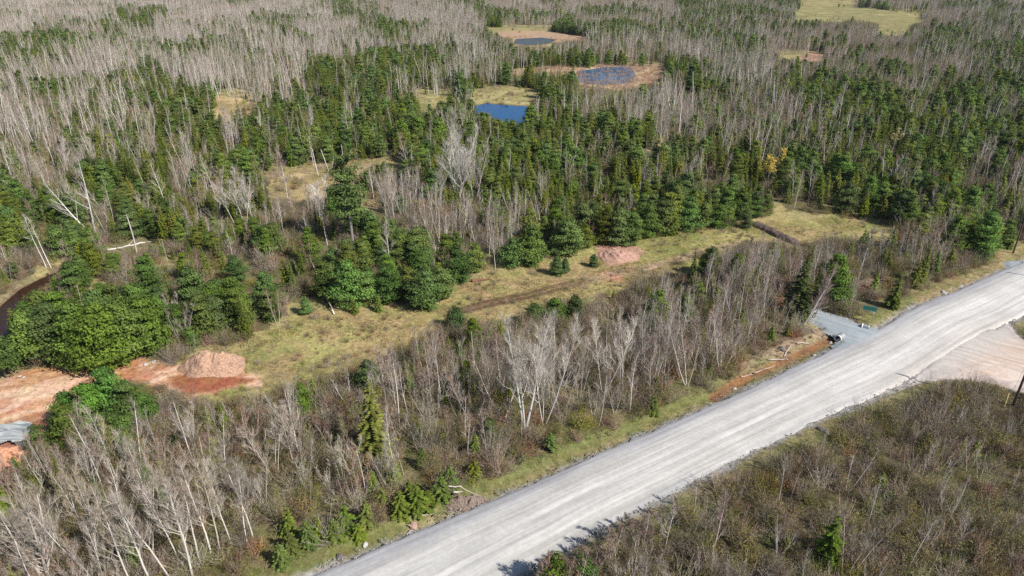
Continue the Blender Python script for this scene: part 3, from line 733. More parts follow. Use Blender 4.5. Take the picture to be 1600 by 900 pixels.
def leafy_tree(seed, h, col):
    t, c = bare_tree(seed, h, 3, .3, 16, .3, GREYB, TW_OLIVE); rnd = random.Random(seed)
    tips = [c.v[f[2]] for f in c.f if len(f) == 3]
    for p in rnd.sample(tips, min(1200, len(tips))): leaf(c, rnd, p+rv(rnd, .15), rv(rnd), rnd.uniform(.2, .34), jit(rnd, col, .25))
    return t, c
def tuft(seed, h, w, n, col, bw=.035):
    rnd = random.Random(seed); mb = MB()
    for i in range(n):
        a = rnd.uniform(0, 6.28); el = rnd.uniform(.5, 1.4); d = Vector((math.cos(a)*math.cos(el), math.sin(a)*math.cos(el), math.sin(el)))
        sliver(mb, rnd, Vector((rnd.uniform(-w, w), rnd.uniform(-w, w), -.03)), d, h*rnd.uniform(.5, 1.1), bw, jit(rnd, col, .3))
    return mb

P = {}       # kind -> list of dict(trunk, crown, lod mesh, h)
def reg(kind, spec, lodspec, mats, hgt):
    t, c = spec; lt, lc = lodspec
    tm = t.mesh(kind+"_trunk", [mats[0]], True); cm = c.mesh(kind+"_crown", [mats[1]])
    both = MB().add(lt, 0).add(lc, 1); lm = both.mesh(kind+"_whole", list(mats))
    fm = MB().add(t, 0).add(c, 1).mesh(kind+"_full", list(mats))
    P.setdefault(kind, []).append(dict(trunk=tm, crown=cm, lod=lm, full=fm, h=hgt))
BT = (M_BARK, M_TWIG); CT = (M_BARK, M_NEEDLE)
# tall slim birches with white trunks
bs = [dict(h=10, nb=19, low=.34, spread=.27, twig=TW_PALE, tw=.6), dict(h=11, nb=20, low=.40, spread=.24, twig=TW_PINK, tw=.55), dict(h=9, nb=17, low=.3, spread=.28, twig=TW_PALE, stems=2, tw=.5),
      dict(h=10, nb=15, low=.3, spread=.28, twig=TW_PINK, stems=3, tw=.5), dict(h=9.5, nb=9, low=.45, spread=.2, twig=TW_PALE, lean=.14, tw=.4), dict(h=10, nb=24, low=.25, spread=.34, bark=GREYB, twig=TW_PALE, tw=.75)]
for i, b in enumerate(bs): reg("birch", bare_tree(100+i, **b), bare_tree(100+i, lod=True, **b), BT, b['h'])
ms = [dict(h=7, nb=20, low=.25, spread=.24, bark=BROWNB, twig=TW_PINK), dict(h=6.5, nb=18, low=.2, spread=.26, bark=GREYB, twig=TW_RED, stems=2), dict(h=7.5, nb=22, low=.3, spread=.22, bark=BROWNB, twig=TW_OLIVE),
      dict(h=6, nb=14, low=.2, spread=.3, bark=GREYB, twig=TW_PALE, stems=3), dict(h=8, nb=20, low=.35, spread=.2, bark=GREYB, twig=TW_PINK)]
for b in ms: b['spread'] *= 1.25
for i, b in enumerate(ms): reg("maple", bare_tree(200+i, ang=(40, 72), tw=.7, **b), bare_tree(200+i, ang=(40, 72), tw=.7, lod=True, **b), BT, b['h'])
SPC = [(.125,.162,.030), (.155,.182,.030), (.100,.140,.030), (.180,.188,.032), (.130,.150,.038)]
for i, (h, w) in enumerate([(8, .17), (7, .19), (9, .15), (6, .21), (7.5, .16)]): reg("spruce", spruce(300+i, h, w, False, SPC[i]), spruce(300+i, h, w, True, SPC[i]), CT, h)
PNC = [(.122,.182,.050), (.140,.195,.048), (.105,.165,.052), (.160,.195,.042), (.120,.170,.060)]
for i, (h, w) in enumerate([(6.5, .40), (7.5, .35), (6, .46), (8, .32), (5.5, .44)]): reg("pine", pine(400+i, h, w, False, PNC[i]), pine(400+i, h, w, True, PNC[i]), CT, h)
for i in range(3):
    c = [(.125,.165,.034), (.11,.15,.036), (.155,.185,.038)][i]; reg("fir", spruce(500+i, 3, .27, False, c, bare_low=.0), spruce(500+i, 3, .27, True, c), CT, 3)
reg("yellow", leafy_tree(600, 8, (.60,.58,.16)), leafy_tree(600, 8, (.60,.58,.16)), (M_BARK, M_GRASS), 8)
LEAFO = (.165,.155,.055)
shr = [shrub(700, 1.7, 1.2, 260, TW_PINK, LEAFO, 160), shrub(701, 2.2, 1.3, 260, (.30,.26,.16), LEAFO, 260), shrub(702, 1.4, 1.2, 220, TW_RED, (.22,.15,.05), 80),
       shrub(703, 2.5, 1.4, 260, (.38,.33,.26), LEAFO, 90), shrub(704, 1.2, 1.1, 180, TW_PINK, (.14,.18,.04), 160), shrub(705, 1.9, 1.3, 260, TW_OLIVE, (.19,.18,.06), 110)]
shl = [shrub(700, 1.7, 1.1, 70, TW_PINK, LEAFO, 30, True), shrub(701, 2.2, 1.2, 70, (.30,.24,.17), LEAFO, 50, True), shrub(702, 1.4, 1.2, 70, TW_RED, (.20,.12,.05), 15, True), shrub(704, 1.2, 1.0, 60, TW_OLIVE, (.13,.16,.04), 70, True)]
SHR = [s.mesh("shrub_near", [M_SHRUB]) for s in shr]; SHL = [s.mesh("shrub_far", [M_SHRUB]) for s in shl]
TUF = [tuft(800+i, [.30,.22,.26,.35][i], .45, 34, [(.47,.42,.20), (.20,.26,.06), (.40,.34,.15), (.31,.32,.11)][i]).mesh("tuft", [M_GRASS]) for i in range(4)]
REED = [tuft(820+i, 1.3, .8, 40, [(.52,.38,.24), (.42,.32,.2)][i], .07).mesh("reed", [M_GRASS]) for i in range(2)]
FERN = [tuft(830+i, [.35,.3,.4][i], .6, 40, [(.15,.175,.05), (.30,.21,.12), (.23,.19,.10)][i], .06).mesh("litter_plant", [M_GRASS]) for i in range(3)]

# ------------------------------------------------------------------ where things may stand
VIEWCLR = [np.array(p, float) for p in (
 [(395,530),(440,512),(490,490),(560,490),(640,478),(700,455),(760,430),(790,427),(850,407),(900,390),(950,382),(1060,366),(1150,355),(1190,360),(1150,385),(1085,392),(1060,400),(1000,425),(985,450),(900,455),(830,466),(760,490),(690,496),(650,515),(600,552),(540,568),(480,585),(430,600),(390,612),(340,622),(290,615),(270,600),(280,570),(340,540)],
 [(1190,345),(1260,347),(1330,340),(1400,343),(1395,352),(1330,360),(1280,368),(1235,378),(1195,372)],
 [(0,592),(60,578),(140,564),(195,553),(290,575),(400,590),(380,600),(300,618),(250,600),(180,592),(120,622),(92,650),(60,664),(45,690),(0,700)],
 [(0,500),(0,470),(20,450),(60,425),(100,410),(105,425),(60,450),(30,480),(5,505)],
 [(736,173),(745,163),(775,160),(822,165),(826,180),(820,190),(800,190),(780,186),(765,180)],
 [(895,120),(905,108),(950,102),(1030,104),(1045,112),(1010,130),(960,134),(915,128)],
 [(735,145),(770,133),(840,140),(845,155),(800,162),(735,158)],
 [(1240,22),(1262,12),(1330,10),(1400,18),(1445,33),(1410,40),(1330,27),(1270,22)],
 [(410,268),(450,256),(500,262),(560,248),(635,246),(635,253),(560,268),(535,288),(500,290),(440,284)],
 [(540,880),(700,822),(800,778),(1007,688),(1200,603),(1300,555),(1370,520),(1433,487),(1577,425),(1600,415),(1600,480),(1420,600),(1200,680),(1067,745),(950,803),(905,835),(870,900),(600,900)],
 [(1262,492),(1300,490),(1340,505),(1372,514),(1340,540),(1300,530)],
 [(1155,596),(1230,556),(1312,522),(1316,536),(1240,566),(1160,604)],
 [(1418,598),(1500,590),(1600,605),(1600,535),(1580,515),(1500,540)],
 [(775,52),(870,50),(920,58),(870,66),(805,68)],
 [(1342,470),(1372,472),(1372,508),(1342,500)],
 [(1570,590),(1600,600),(1600,636),(1560,640)],
 [(165,396),(170,384),(240,370),(246,380)],
 [(1172,346),(1255,376),(1255,390),(1168,358)],
 [(1160,590),(1230,552),(1290,528),(1295,514),(1235,532),(1165,572)])]
N_OPEN = len(VIEWCLR)      # from here on: crowns of single trees that stand clear in front
for a_, b_, c_, d_ in ((1182,232,1216,285),(690,190,745,290),(60,245,150,350),(320,272,405,340),(528,250,580,372),(40,330,70,405),(440,240,462,300),(345,172,375,228),(785,512,880,620),(925,495,965,590),(568,595,606,690),(1228,400,1264,470),(1312,350,1356,420),(962,145,985,195),(1040,160,1060,205),(1300,140,1318,185),(1068,108,1090,142),(200,340,225,395),(1262,430,1300,490),(1510,340,1550,395)):
    VIEWCLR.append(np.array([(a_, b_), (c_, b_), (c_, d_), (a_, d_)], float))
def tree_screen_ok(x, y, h):
    """would a tree here stand across an opening that the photograph shows open? returns the share of its height that may stand"""
    px, py, dep = project(x, y, 0.0); _, pt, _ = project(x, y, h)
    frac = np.ones(len(x))
    for vi, V in enumerate(VIEWCLR):
        x0, x1 = V[:, 0].min()-15, V[:, 0].max()+15; idx = np.where((px > x0) & (px < x1) & (py > V[:, 1].min()) & (pt < V[:, 1].max()) & (frac > 0) & ((vi < N_OPEN) | (py > V[:, 1].max()+8)))[0]
        if len(idx) == 0: continue
        for k in np.linspace(0, 1, 11):
            yy = py[idx]+(pt[idx]-py[idx])*k
            hit = inside(px[idx], yy, V)
            frac[idx] = np.where(hit, np.minimum(frac[idx], max(0, k-.06)), frac[idx])
    return frac
def free(x, y, margin=.9, wet=False):
    ok = np.ones(len(x), bool)
    for Pn, m in ((ROAD, 4.3 if margin < .7 else 3.9), (SLASH, .1), (SIDE, 1.5), (DRIVE, 1.0), (SPUR, 1), (POND, .5), (WETW, .5), (POND2, .5), (POOL, .3), (PIT, .2), (HEAP, .5)):
        if not (wet and Pn is WETW): ok &= sdist(x, y, Pn) > m*margin
    ok &= dline(x, y, CREEK) > 2.4; ok &= dline(x, y, DITCH) > 1.0
    return ok
def candidates(seed, spacing, dmin, dmax, xlim=1.0):
    rng = np.random.default_rng(seed)
    xm = dmax*.86+25
    gx = np.arange(-xm, xm, spacing); gy = np.arange(14, dmax, spacing); X, Y = np.meshgrid(gx, gy)
    x = (X+rng.uniform(-.5, .5, X.shape)*spacing).ravel(); y = (Y+rng.uniform(-.5, .5, X.shape)*spacing).ravel()
    px, py, dep = project(x, y)
    k = (px > -140) & (px < 1760) & (py < 1120) & (dep >= dmin) & (dep < dmax)
    return x[k], y[k], rng
# plants per square metre in each zone of the map:   b    m    s    x    p    n    u    g    r    f    w
DENS = {
 'birch':  dict(b=.088, m=.028, s=.012, x=.034, p=.004, n=.135, u=.010, g=.0003, r=.060, f=.006, w=.004),
 'maple':  dict(b=.055, m=.170, s=.020, x=.095, p=.022, n=.13, u=.05, g=.0003, r=.20, f=.010, w=.004),
 'spruce': dict(b=.012, m=.010, s=.150, x=.080, p=.020, n=.010, u=.008, g=.0010, r=.002, f=.012, w=.0),
 'pine':   dict(b=.008, m=.008, s=.030, x=.048, p=.088, n=.004, u=.016, g=.0008, r=.0, f=.004, w=.0),
 'fir':    dict(b=.085, m=.050, s=.030, x=.050, p=.020, n=.035, u=.016, g=.0015, r=.003, f=.16, w=.0),
}
HS = {'birch': dict(b=1.0, m=.8, n=.74, r=.45, u=.5, x=.85, s=.95), 'maple': dict(b=.9, m=.75, n=.72, r=.42, u=.5, x=.8, s=.8), 'spruce': dict(s=.80, x=.7, p=.8, n=.6, b=.7, m=.7, u=.5, g=.3, r=.4),
      'pine': dict(p=.78, s=.78, x=.74, n=.6, g=.3, u=.45, b=.8, m=.8), 'fir': dict(f=.8, n=.8, u=.7, r=.8, b=1.35, m=1.2, x=1.2)}
KH = {'birch': 10, 'maple': 7, 'spruce': 7.5, 'pine': 7, 'fir': 3}
def scatter(kind, seed, spacing, dmax):
    x, y, rng = candidates(seed, spacing, 12, dmax)
    px, py, dep = project(x, y)
    hk = KH[kind]; tile = spacing*spacing
    # look the zone up where the middle of the tree would show
    _, pm, _ = project(x, y, hk*.42)
    wx = px+(fbm(x/9, y/9, 200)-.5)*np.clip(4200/dep, 8, 50); wy = pm+(fbm(x/9, y/9, 201)-.5)*np.clip(2200/dep, 5, 30)
    zi = zone(np.clip(wx, 0, 1599), np.clip(wy, 0, 905))
    dn = np.array([DENS[kind][k] for k in KINDS])[zi]
    cl = fbm(x/11, y/11, 210+len(kind)*3+ord(kind[0])); dn = dn*np.clip(1+(cl-.5)*4.6, .10, 2.6)
    patch_ = fbm(x/34, y/34, 555, 3)
    if kind in ('spruce', 'pine', 'fir'): dn = dn*np.where(zi == KINDS.index('b'), .5+6*sm(.48, .65, patch_), np.where(np.isin(zi, [KINDS.index(k) for k in 'mx']), .32+2.6*sm(.46, .66, patch_), 1))
    else: dn = dn*np.where(np.isin(zi, [KINDS.index(k) for k in 'bmx']), 1-.72*sm(.52, .68, patch_), 1)
    ok = rng.random(len(x)) < dn*tile
    x, y, zi, dep = x[ok], y[ok], zi[ok], dep[ok]
    f = free(x, y); x, y, zi, dep = x[f], y[f], zi[f], dep[f]
    hs = np.array([HS[kind].get(k, .8) for k in KINDS])[zi]*rng.uniform(.62, 1.22, len(x))*(.8+.4*fbm(x/25, y/25, 5))
    fr = tree_screen_ok(x, y, hs*hk*1.03)
    s = hs*np.minimum(1, fr); keep = (fr > .5) & (s*hk > (1.2 if kind != 'fir' else .6)); 
    x, y, zi, dep, s = x[keep], y[keep], zi[keep], dep[keep], s[keep]
    return dict(x=x, y=y, s=s, dep=dep, var=rng.integers(0, len(P[kind]), len(x)), rz=rng.uniform(0, 6.283, len(x)), tilt=rng.uniform(-.06, .06, (len(x), 2)), zone=zi)

# ------------------------------------------------------------------ stuff: instances by geometry nodes on a cloud of points
def stuff(name, label, meshes, x, y, s, var, rz, tilt=None, z=None):
    if len(x) == 0: return
    z = height(x, y) if z is None else z
    me = bpy.data.meshes.new(name+"_points"); me.vertices.add(len(x)); me.vertices.foreach_set("co", np.stack([x, y, z], 1).astype(np.float32).ravel())
    a = me.attributes.new("scl", 'FLOAT', 'POINT'); a.data.foreach_set("value", s.astype(np.float32))
    a = me.attributes.new("var", 'INT', 'POINT'); a.data.foreach_set("value", var.astype(np.int32))
    a = me.attributes.new("rot", 'FLOAT_VECTOR', 'POINT'); t = tilt if tilt is not None else np.zeros((len(x), 2))
    a.data.foreach_set("vector", np.c_[t, rz].astype(np.float32).ravel())
    o = obj(name, me, kind="stuff", label=label)
    ng = bpy.data.node_groups.new(name+"_spread", 'GeometryNodeTree')
    ng.interface.new_socket("Geometry", in_out='INPUT', socket_type='NodeSocketGeometry'); ng.interface.new_socket("Geometry", in_out='OUTPUT', socket_type='NodeSocketGeometry')
    nd = ng.nodes; L = ng.links.new; gi = nd.new("NodeGroupInput"); go = nd.new("NodeGroupOutput")
    jn = nd.new("GeometryNodeJoinGeometry")
    for k, m in enumerate(meshes):
        so = bpy.data.objects.get("source_"+m.name) or bpy.data.objects.new("source_"+m.name, m)
        oi = nd.new("GeometryNodeObjectInfo"); oi.inputs["Object"].default_value = so; oi.inputs["As Instance"].default_value = False
        gt = nd.new("GeometryNodeGeometryToInstance"); L(oi.outputs["Geometry"], gt.inputs[0]); L(gt.outputs[0], jn.inputs[0])
    ip = nd.new("GeometryNodeInstanceOnPoints"); L(gi.outputs[0], ip.inputs["Points"]); L(jn.outputs[0], ip.inputs["Instance"])
    ip.inputs["Pick Instance"].default_value = True
    def na(nm, dt):
        n = nd.new("GeometryNodeInputNamedAttribute"); n.data_type = dt; n.inputs[0].default_value = nm; return n.outputs[0]
    L(na("var", 'INT'), ip.inputs["Instance Index"]); L(na("scl", 'FLOAT'), ip.inputs["Scale"])
    er = nd.new("FunctionNodeEulerToRotation"); L(na("rot", 'FLOAT_VECTOR'), er.inputs[0]); L(er.outputs[0], ip.inputs["Rotation"])
    L(ip.outputs[0], go.inputs[0])
    md = o.modifiers.new("spread", 'NODES'); md.node_group = ng
    return o

# ------------------------------------------------------------------ labels by landmark
LM = [("the red dirt mound", 335, 565), ("the culvert pipe beside the road", 1312, 526), ("the green roadside sign", 1354, 498), ("the small blue pond", 782, 176),
      ("the fallen pale trunk by the creek", 205, 385), ("the dark creek bend", 60, 440), ("the grey silt pool", 20, 680), ("the round pine clump in the dirt pit", 165, 640),
      ("the bare pinkish heap in the clearing", 960, 395), ("the tall ragged pine in the dry meadow", 552, 380), ("the big spreading grey birch near the pond", 718, 312),
      ("the tall thin spruce in the bare belt", 588, 715), ("the dark spruce beside the driveway", 1240, 492), ("the tall grey birches in the bare belt", 825, 655),
      ("the earth bank in the far clearing", 1210, 370), ("the brush pile on the verge", 730, 775), ("the utility pole at the field entrance", 1583, 395), ("the pole beside the dirt side road", 1583, 630),
      ("the spreading bare tree in the near corner", 72, 885), ("the leaning forked birch by the creek", 146, 368), ("the lone pine at the clearing edge", 1104, 440), ("the wet track across the clearing", 830, 462),
      ("the snapped birch at the clearing edge", 520, 490), ("the orange dirt patch in the clearing", 955, 432), ("the green pine rising over the verge", 1530, 400), ("the marshy pond with dead stems", 950, 120),
      ("the dead snags in the dry meadow", 515, 270), ("the white leaning birch in the near belt", 248, 830), ("the sunlit firs beside the road", 560, 800), ("the driveway mouth", 1370, 515),
      ("the curving edge of the side road", 1480, 592), ("the wire guard post", 1569, 637), ("the big pine mass by the creek", 170, 545)]
ONES = "first second third fourth fifth sixth seventh eighth ninth tenth eleventh twelfth thirteenth fourteenth fifteenth sixteenth seventeenth eighteenth nineteenth".split()
TENS = {2: "twent", 3: "thirt", 4: "fort", 5: "fift", 6: "sixt", 7: "sevent", 8: "eight", 9: "ninet"}
def ordinal(n):
    if n <= 19: return ONES[n-1]
    t, o_ = divmod(n, 10)
    if n >= 100: return "hundred-and-"+ordinal(n-100) if n > 100 else "hundredth"
    return TENS[t]+("ieth" if o_ == 0 else "y-"+ONES[o_-1])
LMW = np.array([G(a, b) for _, a, b in LM])
BUCKET = {}
def where_label(noun, xs, ys, extra=()):
    """phrases such as 'third birch left of the red dirt mound', true by distance on the ground"""
    n0 = len(xs); xs = np.r_[xs, [e[0] for e in extra]]; ys = np.r_[ys, [e[1] for e in extra]]; d = np.hypot(xs[:, None]-LMW[:, 0], ys[:, None]-LMW[:, 1]); near = d.argmin(1); out = [None]*len(xs)
    groups = {}
    for i in range(len(xs)):
        l = near[i]; dx = xs[i]-LMW[l, 0]; dy = ys[i]-LMW[l, 1]
        side = ("right of" if dx > 0 else "left of") if abs(dx) > abs(dy) else ("behind" if dy > 0 else "in front of")
        groups.setdefault((l, side), []).append((d[i, l], i))
    for (l, side), L_ in groups.items():
        L_.sort()
        for k, (_, i) in enumerate(L_): out[i] = f"{ordinal(k+1)} {noun} {side} {LM[l][0]}"
    return out[:n0]

# ------------------------------------------------------------------ hero trees placed one by one: (kind, base px, base py, height px, variant or spec, label)
def place(kind, proto, x, y, s, rz, label, cat, group, name, tilt=(0, 0)):
    z = float(height(np.array([x]), np.array([y]))[0])
    root = bpy.data.objects.new(name, None); COL.objects.link(root); root.empty_display_size = .3
    root.location = (x, y, z); root.rotation_euler = (tilt[0], tilt[1], rz); root.scale = (s, s, s)
    kk = name.split("_")[0]
    if kk in HK: HK[kk].append((x, y))
    root["label"] = label; root["category"] = cat
    if group: root["group"] = group
    obj("trunk", proto["trunk"], root); obj("crown", proto["crown"], root)
    return root
HERO = []; HK = {'birch': [], 'maple': [], 'spruce': [], 'pine': [], 'fir': []}
def hp(px, py, hpx):
    """height in metres of an upright thing whose base is at px,py and whose top shows hpx pixels higher"""
    x, y = G(px, py); lo, hi = .1, 40
    for _ in range(30):
        mid = (lo+hi)/2; _, pt, _ = project(np.array([x]), np.array([y]), mid)
        if py-pt[0] < hpx: lo = mid
        else: hi = mid
    return x, y, lo
def hero_bare(px, py, hpx, label, name="birch_tree", cat="bare tree", seed=0, tilt=(0, 0), group=None, **kw):
    x, y, h = hp(px, py, hpx); t, c = bare_tree(seed or int(px*7+py), h, **kw)
    pr = dict(trunk=t.mesh("trunk", [M_BARK], True), crown=c.mesh("crown", [M_TWIG]))
    place(name, pr, x, y, 1, 0, label, cat, group, name, tilt); HERO.append((x, y))
hero_bare(715, 314, 118, "big spreading pale grey birch with many stems near the blue pond", stems=5, spread=.36, nb=26, low=.22, bark=HEROB, twig=TW_WHITE, tw=1.5, r0=.24)
hero_bare(742, 318, 92, "pale many-stemmed bare tree just right of the big grey birch", stems=3, spread=.3, nb=20, low=.3, bark=HEROB, twig=TW_WHITE, tw=1.3)
hero_bare(148, 370, 118, "large forked white birch leaning left over the creek bank", stems=2, spread=.34, nb=18, low=.3, bark=(.70,.66,.6), twig=TW_PALE, r0=.26, tilt=(.02, -.30), lean=.12)
hero_bare(72, 418, 82, "thin white birch leaning left beside the creek bend", spread=.2, nb=10, low=.5, bark=(.7,.66,.6), tilt=(0, -.22))
hero_bare(80, 418, 80, "straighter white birch behind the creek bend, right one of a pair", spread=.14, nb=8, low=.55, bark=(.7,.66,.6), tilt=(0, -.10), seed=41)
hero_bare(356, 238, 72, "white birch left one of a pair beyond the spruces", spread=.25, nb=18, low=.35, bark=(.70,.64,.6))
hero_bare(367, 240, 62, "white birch right one of a pair beyond the spruces", spread=.28, nb=16, low=.35, bark=(.70,.64,.6), seed=5)
hero_bare(368, 350, 84, "pale grey birch at the left of the trio above the pines", stems=2, spread=.32, nb=26, low=.25, bark=HEROB, twig=TW_WHITE, tw=1.4, tilt=(0, -.12))
hero_bare(384, 352, 78, "pale grey birch in the middle of the trio above the pines", stems=2, spread=.3, nb=22, low=.25, bark=HEROB, twig=TW_WHITE, tw=1.4, seed=9)
hero_bare(402, 366, 88, "slim pale birch at the right of the trio above the pines", stems=1, spread=.26, nb=22, low=.25, bark=HEROB, twig=TW_WHITE, tw=1.2)
hero_bare(450, 312, 80, "upright silver birch standing in the left end of the dry meadow", spread=.24, nb=26, low=.22, bark=(.70,.64,.6), tw=1.2)
hero_bare(500, 330, 55, "low bushy grey tree in front of the dry meadow snags", stems=4, spread=.4, nb=22, low=.15, bark=HEROB, twig=TW_WHITE, tw=1.5)
hero_bare(786, 655, 150, "tall grey birch at the left of the pale group in the bare belt", stems=2, spread=.27, nb=24, low=.3, bark=(.70,.57,.53), tw=1.1)
hero_bare(820, 665, 168, "tallest wide-crowned grey birch in the pale group of the bare belt", stems=3, spread=.33, nb=28, low=.28, bark=(.70,.66,.6), twig=TW_WHITE, tw=1.3, r0=.2)
hero_bare(850, 660, 165, "tall many-limbed grey birch at the right of the pale group", stems=3, spread=.33, nb=28, low=.28, bark=(.70,.66,.6), twig=TW_WHITE, tw=1.3, seed=77)
hero_bare(880, 645, 120, "shorter grey birch with spreading limbs beside the pale group", stems=2, spread=.3, nb=20, low=.25, bark=GREYB)
hero_bare(943, 612, 128, "silvery birch with tiered twigs in the middle of the bare belt", stems=2, spread=.28, nb=30, low=.25, bark=(.70,.66,.6), twig=TW_WHITE, tw=1.3)
hero_bare(972, 606, 112, "silvery birch just right of the tiered one in the bare belt", spread=.28, nb=24, low=.25, bark=(.70,.6,.56), seed=78)
hero_bare(624, 670, 128, "slender white birch directly right of the tall thin spruce", spread=.2, nb=20, low=.45, bark=(.70,.64,.58))
hero_bare(72, 898, 140, "large spreading bare tree with pale limbs in the near corner", stems=6, spread=.42, nb=26, low=.12, bark=(.56,.52,.46), twig=(.42,.36,.28), tw=1.4, r0=.2)
hero_bare(130, 835, 100, "white birch with forked top standing behind the corner tree", spread=.22, nb=16, low=.4, bark=(.72,.68,.62), tilt=(0, -.05))
hero_bare(252, 838, 122, "bright white birch leaning left with bare fan-shaped top", spread=.24, nb=16, low=.45, bark=(.75,.72,.67), tilt=(0, -.12), tw=.6)
for k, (a, b, c) in enumerate([(300,882,140),(288,886,128),(312,878,132),(330,868,150),(345,862,140),(362,852,136),(300,900,150),(268,905,150),(240,915,150),(385,845,120),(395,838,150),(210,925,150)]):
    lab = ["white birch stem in the crowded clump near the bottom, leaning left", "thin white birch stem at the clump's left edge", "white stem in the middle of the crowded birch clump", "tall white birch stem right of the crowded clump",
           "pale birch stem beside the tall one right of the clump", "slim pale birch with narrow top left of the spruce belt", "near white birch rising from the bottom edge in the clump", "thin birch leaning left at the bottom edge",
           "pale leaning birch between the clump and the corner tree", "short white birch right of the clump above the firs", "tall slim white birch above the sunlit firs", "bare birch at the bottom edge left of the clump"][k]
    hero_bare(a, b, c, lab, spread=.22, nb=20, low=.34, bark=(.56,.52,.47), tilt=(0, [-.10, -.14, -.05, -.03, 0, .03, -.08, -.12, -.1, 0, .02, -.08][k]), seed=900+k, tw=1.2, r0=[.10, .06, .08, .085, .07, .06, .10, .07, .09, .05, .07, .08][k])
hero_bare(1338, 445, 90, "white birch with wide twiggy crown behind the driveway", spread=.3, nb=26, low=.3, bark=(.70,.6,.57), tw=1.3, tilt=(0, .05))
for k, (a, b, c, tl_) in enumerate([(1263,502,86,.24),(1266,500,78,.10),(1272,497,92,.17),(1257,506,70,.33)]):
    hero_bare(a, b, c, ["leaning white-barked stem at the driveway end, lowest of its clump", "middle stem leaning right at the driveway end", "tallest dark stem leaning right at the driveway end", "outermost leaning stem left of the driveway clump"][k],
              spread=.24, nb=18, low=.2, bark=[(.66,.6,.58), (.32,.25,.24), (.36,.28,.28), (.7,.66,.62)][k], twig=TW_PINK, tilt=(0, tl_), seed=950+k, r0=.075)
hero_bare(1038, 860, 80, "white slender birch in the scrub just below the road", spread=.28, nb=16, low=.3, bark=(.70,.58,.54))
hero_bare(1112, 870, 100, "pale birch with twiggy top in the scrub below the road", spread=.26, nb=18, low=.3, bark=(.70,.58,.54), tilt=(0, .06))
hero_bare(1085, 800, 50, "small white birch at the scrub edge below the road", spread=.26, nb=12, low=.3, bark=(.70,.58,.54))
hero_bare(1320, 905, 110, "grey birch with several stems at the bottom right scrub", stems=3, spread=.26, nb=14, low=.35, bark=(.70,.55,.52), tilt=(0, .12))
hero_bare(1420, 885, 85, "thin white birch leaning right in the scrub", spread=.16, nb=10, low=.5, bark=(.70,.62,.6), tilt=(0, .12))
hero_bare(1448, 858, 55, "thin pale stem leaning right beside the white scrub birch", spread=.14, nb=6, low=.5, bark=(.70,.56,.54), tilt=(0, .18), seed=71)
hero_bare(1560, 850, 65, "bright-topped birch leaning right at the far scrub", spread=.26, nb=16, low=.5, bark=(.70,.62,.6), tilt=(0, .22))
hero_bare(1325, 770, 70, "two-stemmed white sapling leaning right in mid scrub", stems=2, spread=.2, nb=8, low=.5, bark=(.70,.56,.54), tilt=(0, .16))
hero_bare(1310, 190, 60, "white spreading tree beyond the right-hand spruces", spread=.26, nb=20, low=.25, bark=(.70,.64,.6))
hero_bare(975, 205, 70, "tall pale birch left of the far pale pair", stems=2, spread=.3, nb=20, low=.3, bark=GREYB)
hero_bare(1020, 205, 55, "pale round-crowned birch in the far middle", spread=.3, nb=20, low=.3, bark=HEROB, twig=TW_WHITE, seed=3)
hero_bare(1050, 212, 55, "pale bushy birch right of the far round-crowned one", stems=2, spread=.3, nb=18, low=.2, bark=HEROB, twig=TW_WHITE, seed=4)
hero_bare(1205, 270, 40, "small white tree beside the yellow-budded tree", spread=.3, nb=14, low=.2, bark=GREYB)
hero_bare(288, 94, 66, "tall white birch standing over the far pink stand", spread=.24, nb=16, low=.4, bark=(.7,.67,.62))
for k, (a, b, c, lb) in enumerate([(905,895,46,"bare sapling leaning at the lower road edge, lowest"), (938,880,54,"bare twiggy sapling at the lower road edge"), (962,866,56,"bare sapling casting its shadow on the road"), (985,852,58,"bare pale sapling just above the scrub at the road edge"),
        (1008,840,50,"small bare sapling at the scrub corner by the road"), (880,908,50,"bare sapling at the bottom edge by the road"), (846,920,56,"pale bare sapling where the road leaves the frame"), (925,900,60,"taller bare sapling behind the lowest road-edge one"), (950,890,62,"twiggy sapling in the second line from the road edge"),
        (998,862,60,"bare sapling in the second line above the scrub"), (1030,835,48,"last bare sapling of the road-edge line toward the right"), (870,925,64,"bare sapling rising from below the frame by the road"), (1052,815,40,"small bare sapling where the verge widens"), (895,930,66,"tall bare sapling rising from below the frame")]):
    hero_bare(a, b, c, lb, name="maple_tree", stems=1+k % 2, spread=.34, nb=22, low=.2, bark=GREYB, twig=TW_PINK, seed=970+k, tw=1.5, r0=.07)
for k, (a, b, c, lb) in enumerate([(688,612,108,"tall pinkish maple at the left of the shaded belt edge"), (668,600,88,"pinkish maple left of the tall pink one"), (520,700,90,"reddish-topped maple left of the tall thin spruce"), (604,640,92,"pale fan-topped birch behind the tall thin spruce"),
        (740,660,110,"pinkish maple left of the pale birch group"), (1090,560,80,"grey twiggy maple in the right of the bare belt"), (1165,540,86,"pale bushy maple above the roadside slash"), (1070,575,78,"grey maple with spreading crown in the right belt"), (430,740,110,"grey maple left of the thin spruce"), (460,730,96,"tall pinkish maple above the firs")]):
    hero_bare(a, b, c, lb, name="maple_tree", stems=1+k % 3, spread=.3, nb=22, low=.3, bark=GREYB, twig=[TW_PINK, TW_PINK, TW_RED, TW_PALE][k % 4] if k < 5 else TW_PALE, seed=990+k, tw=1.2)
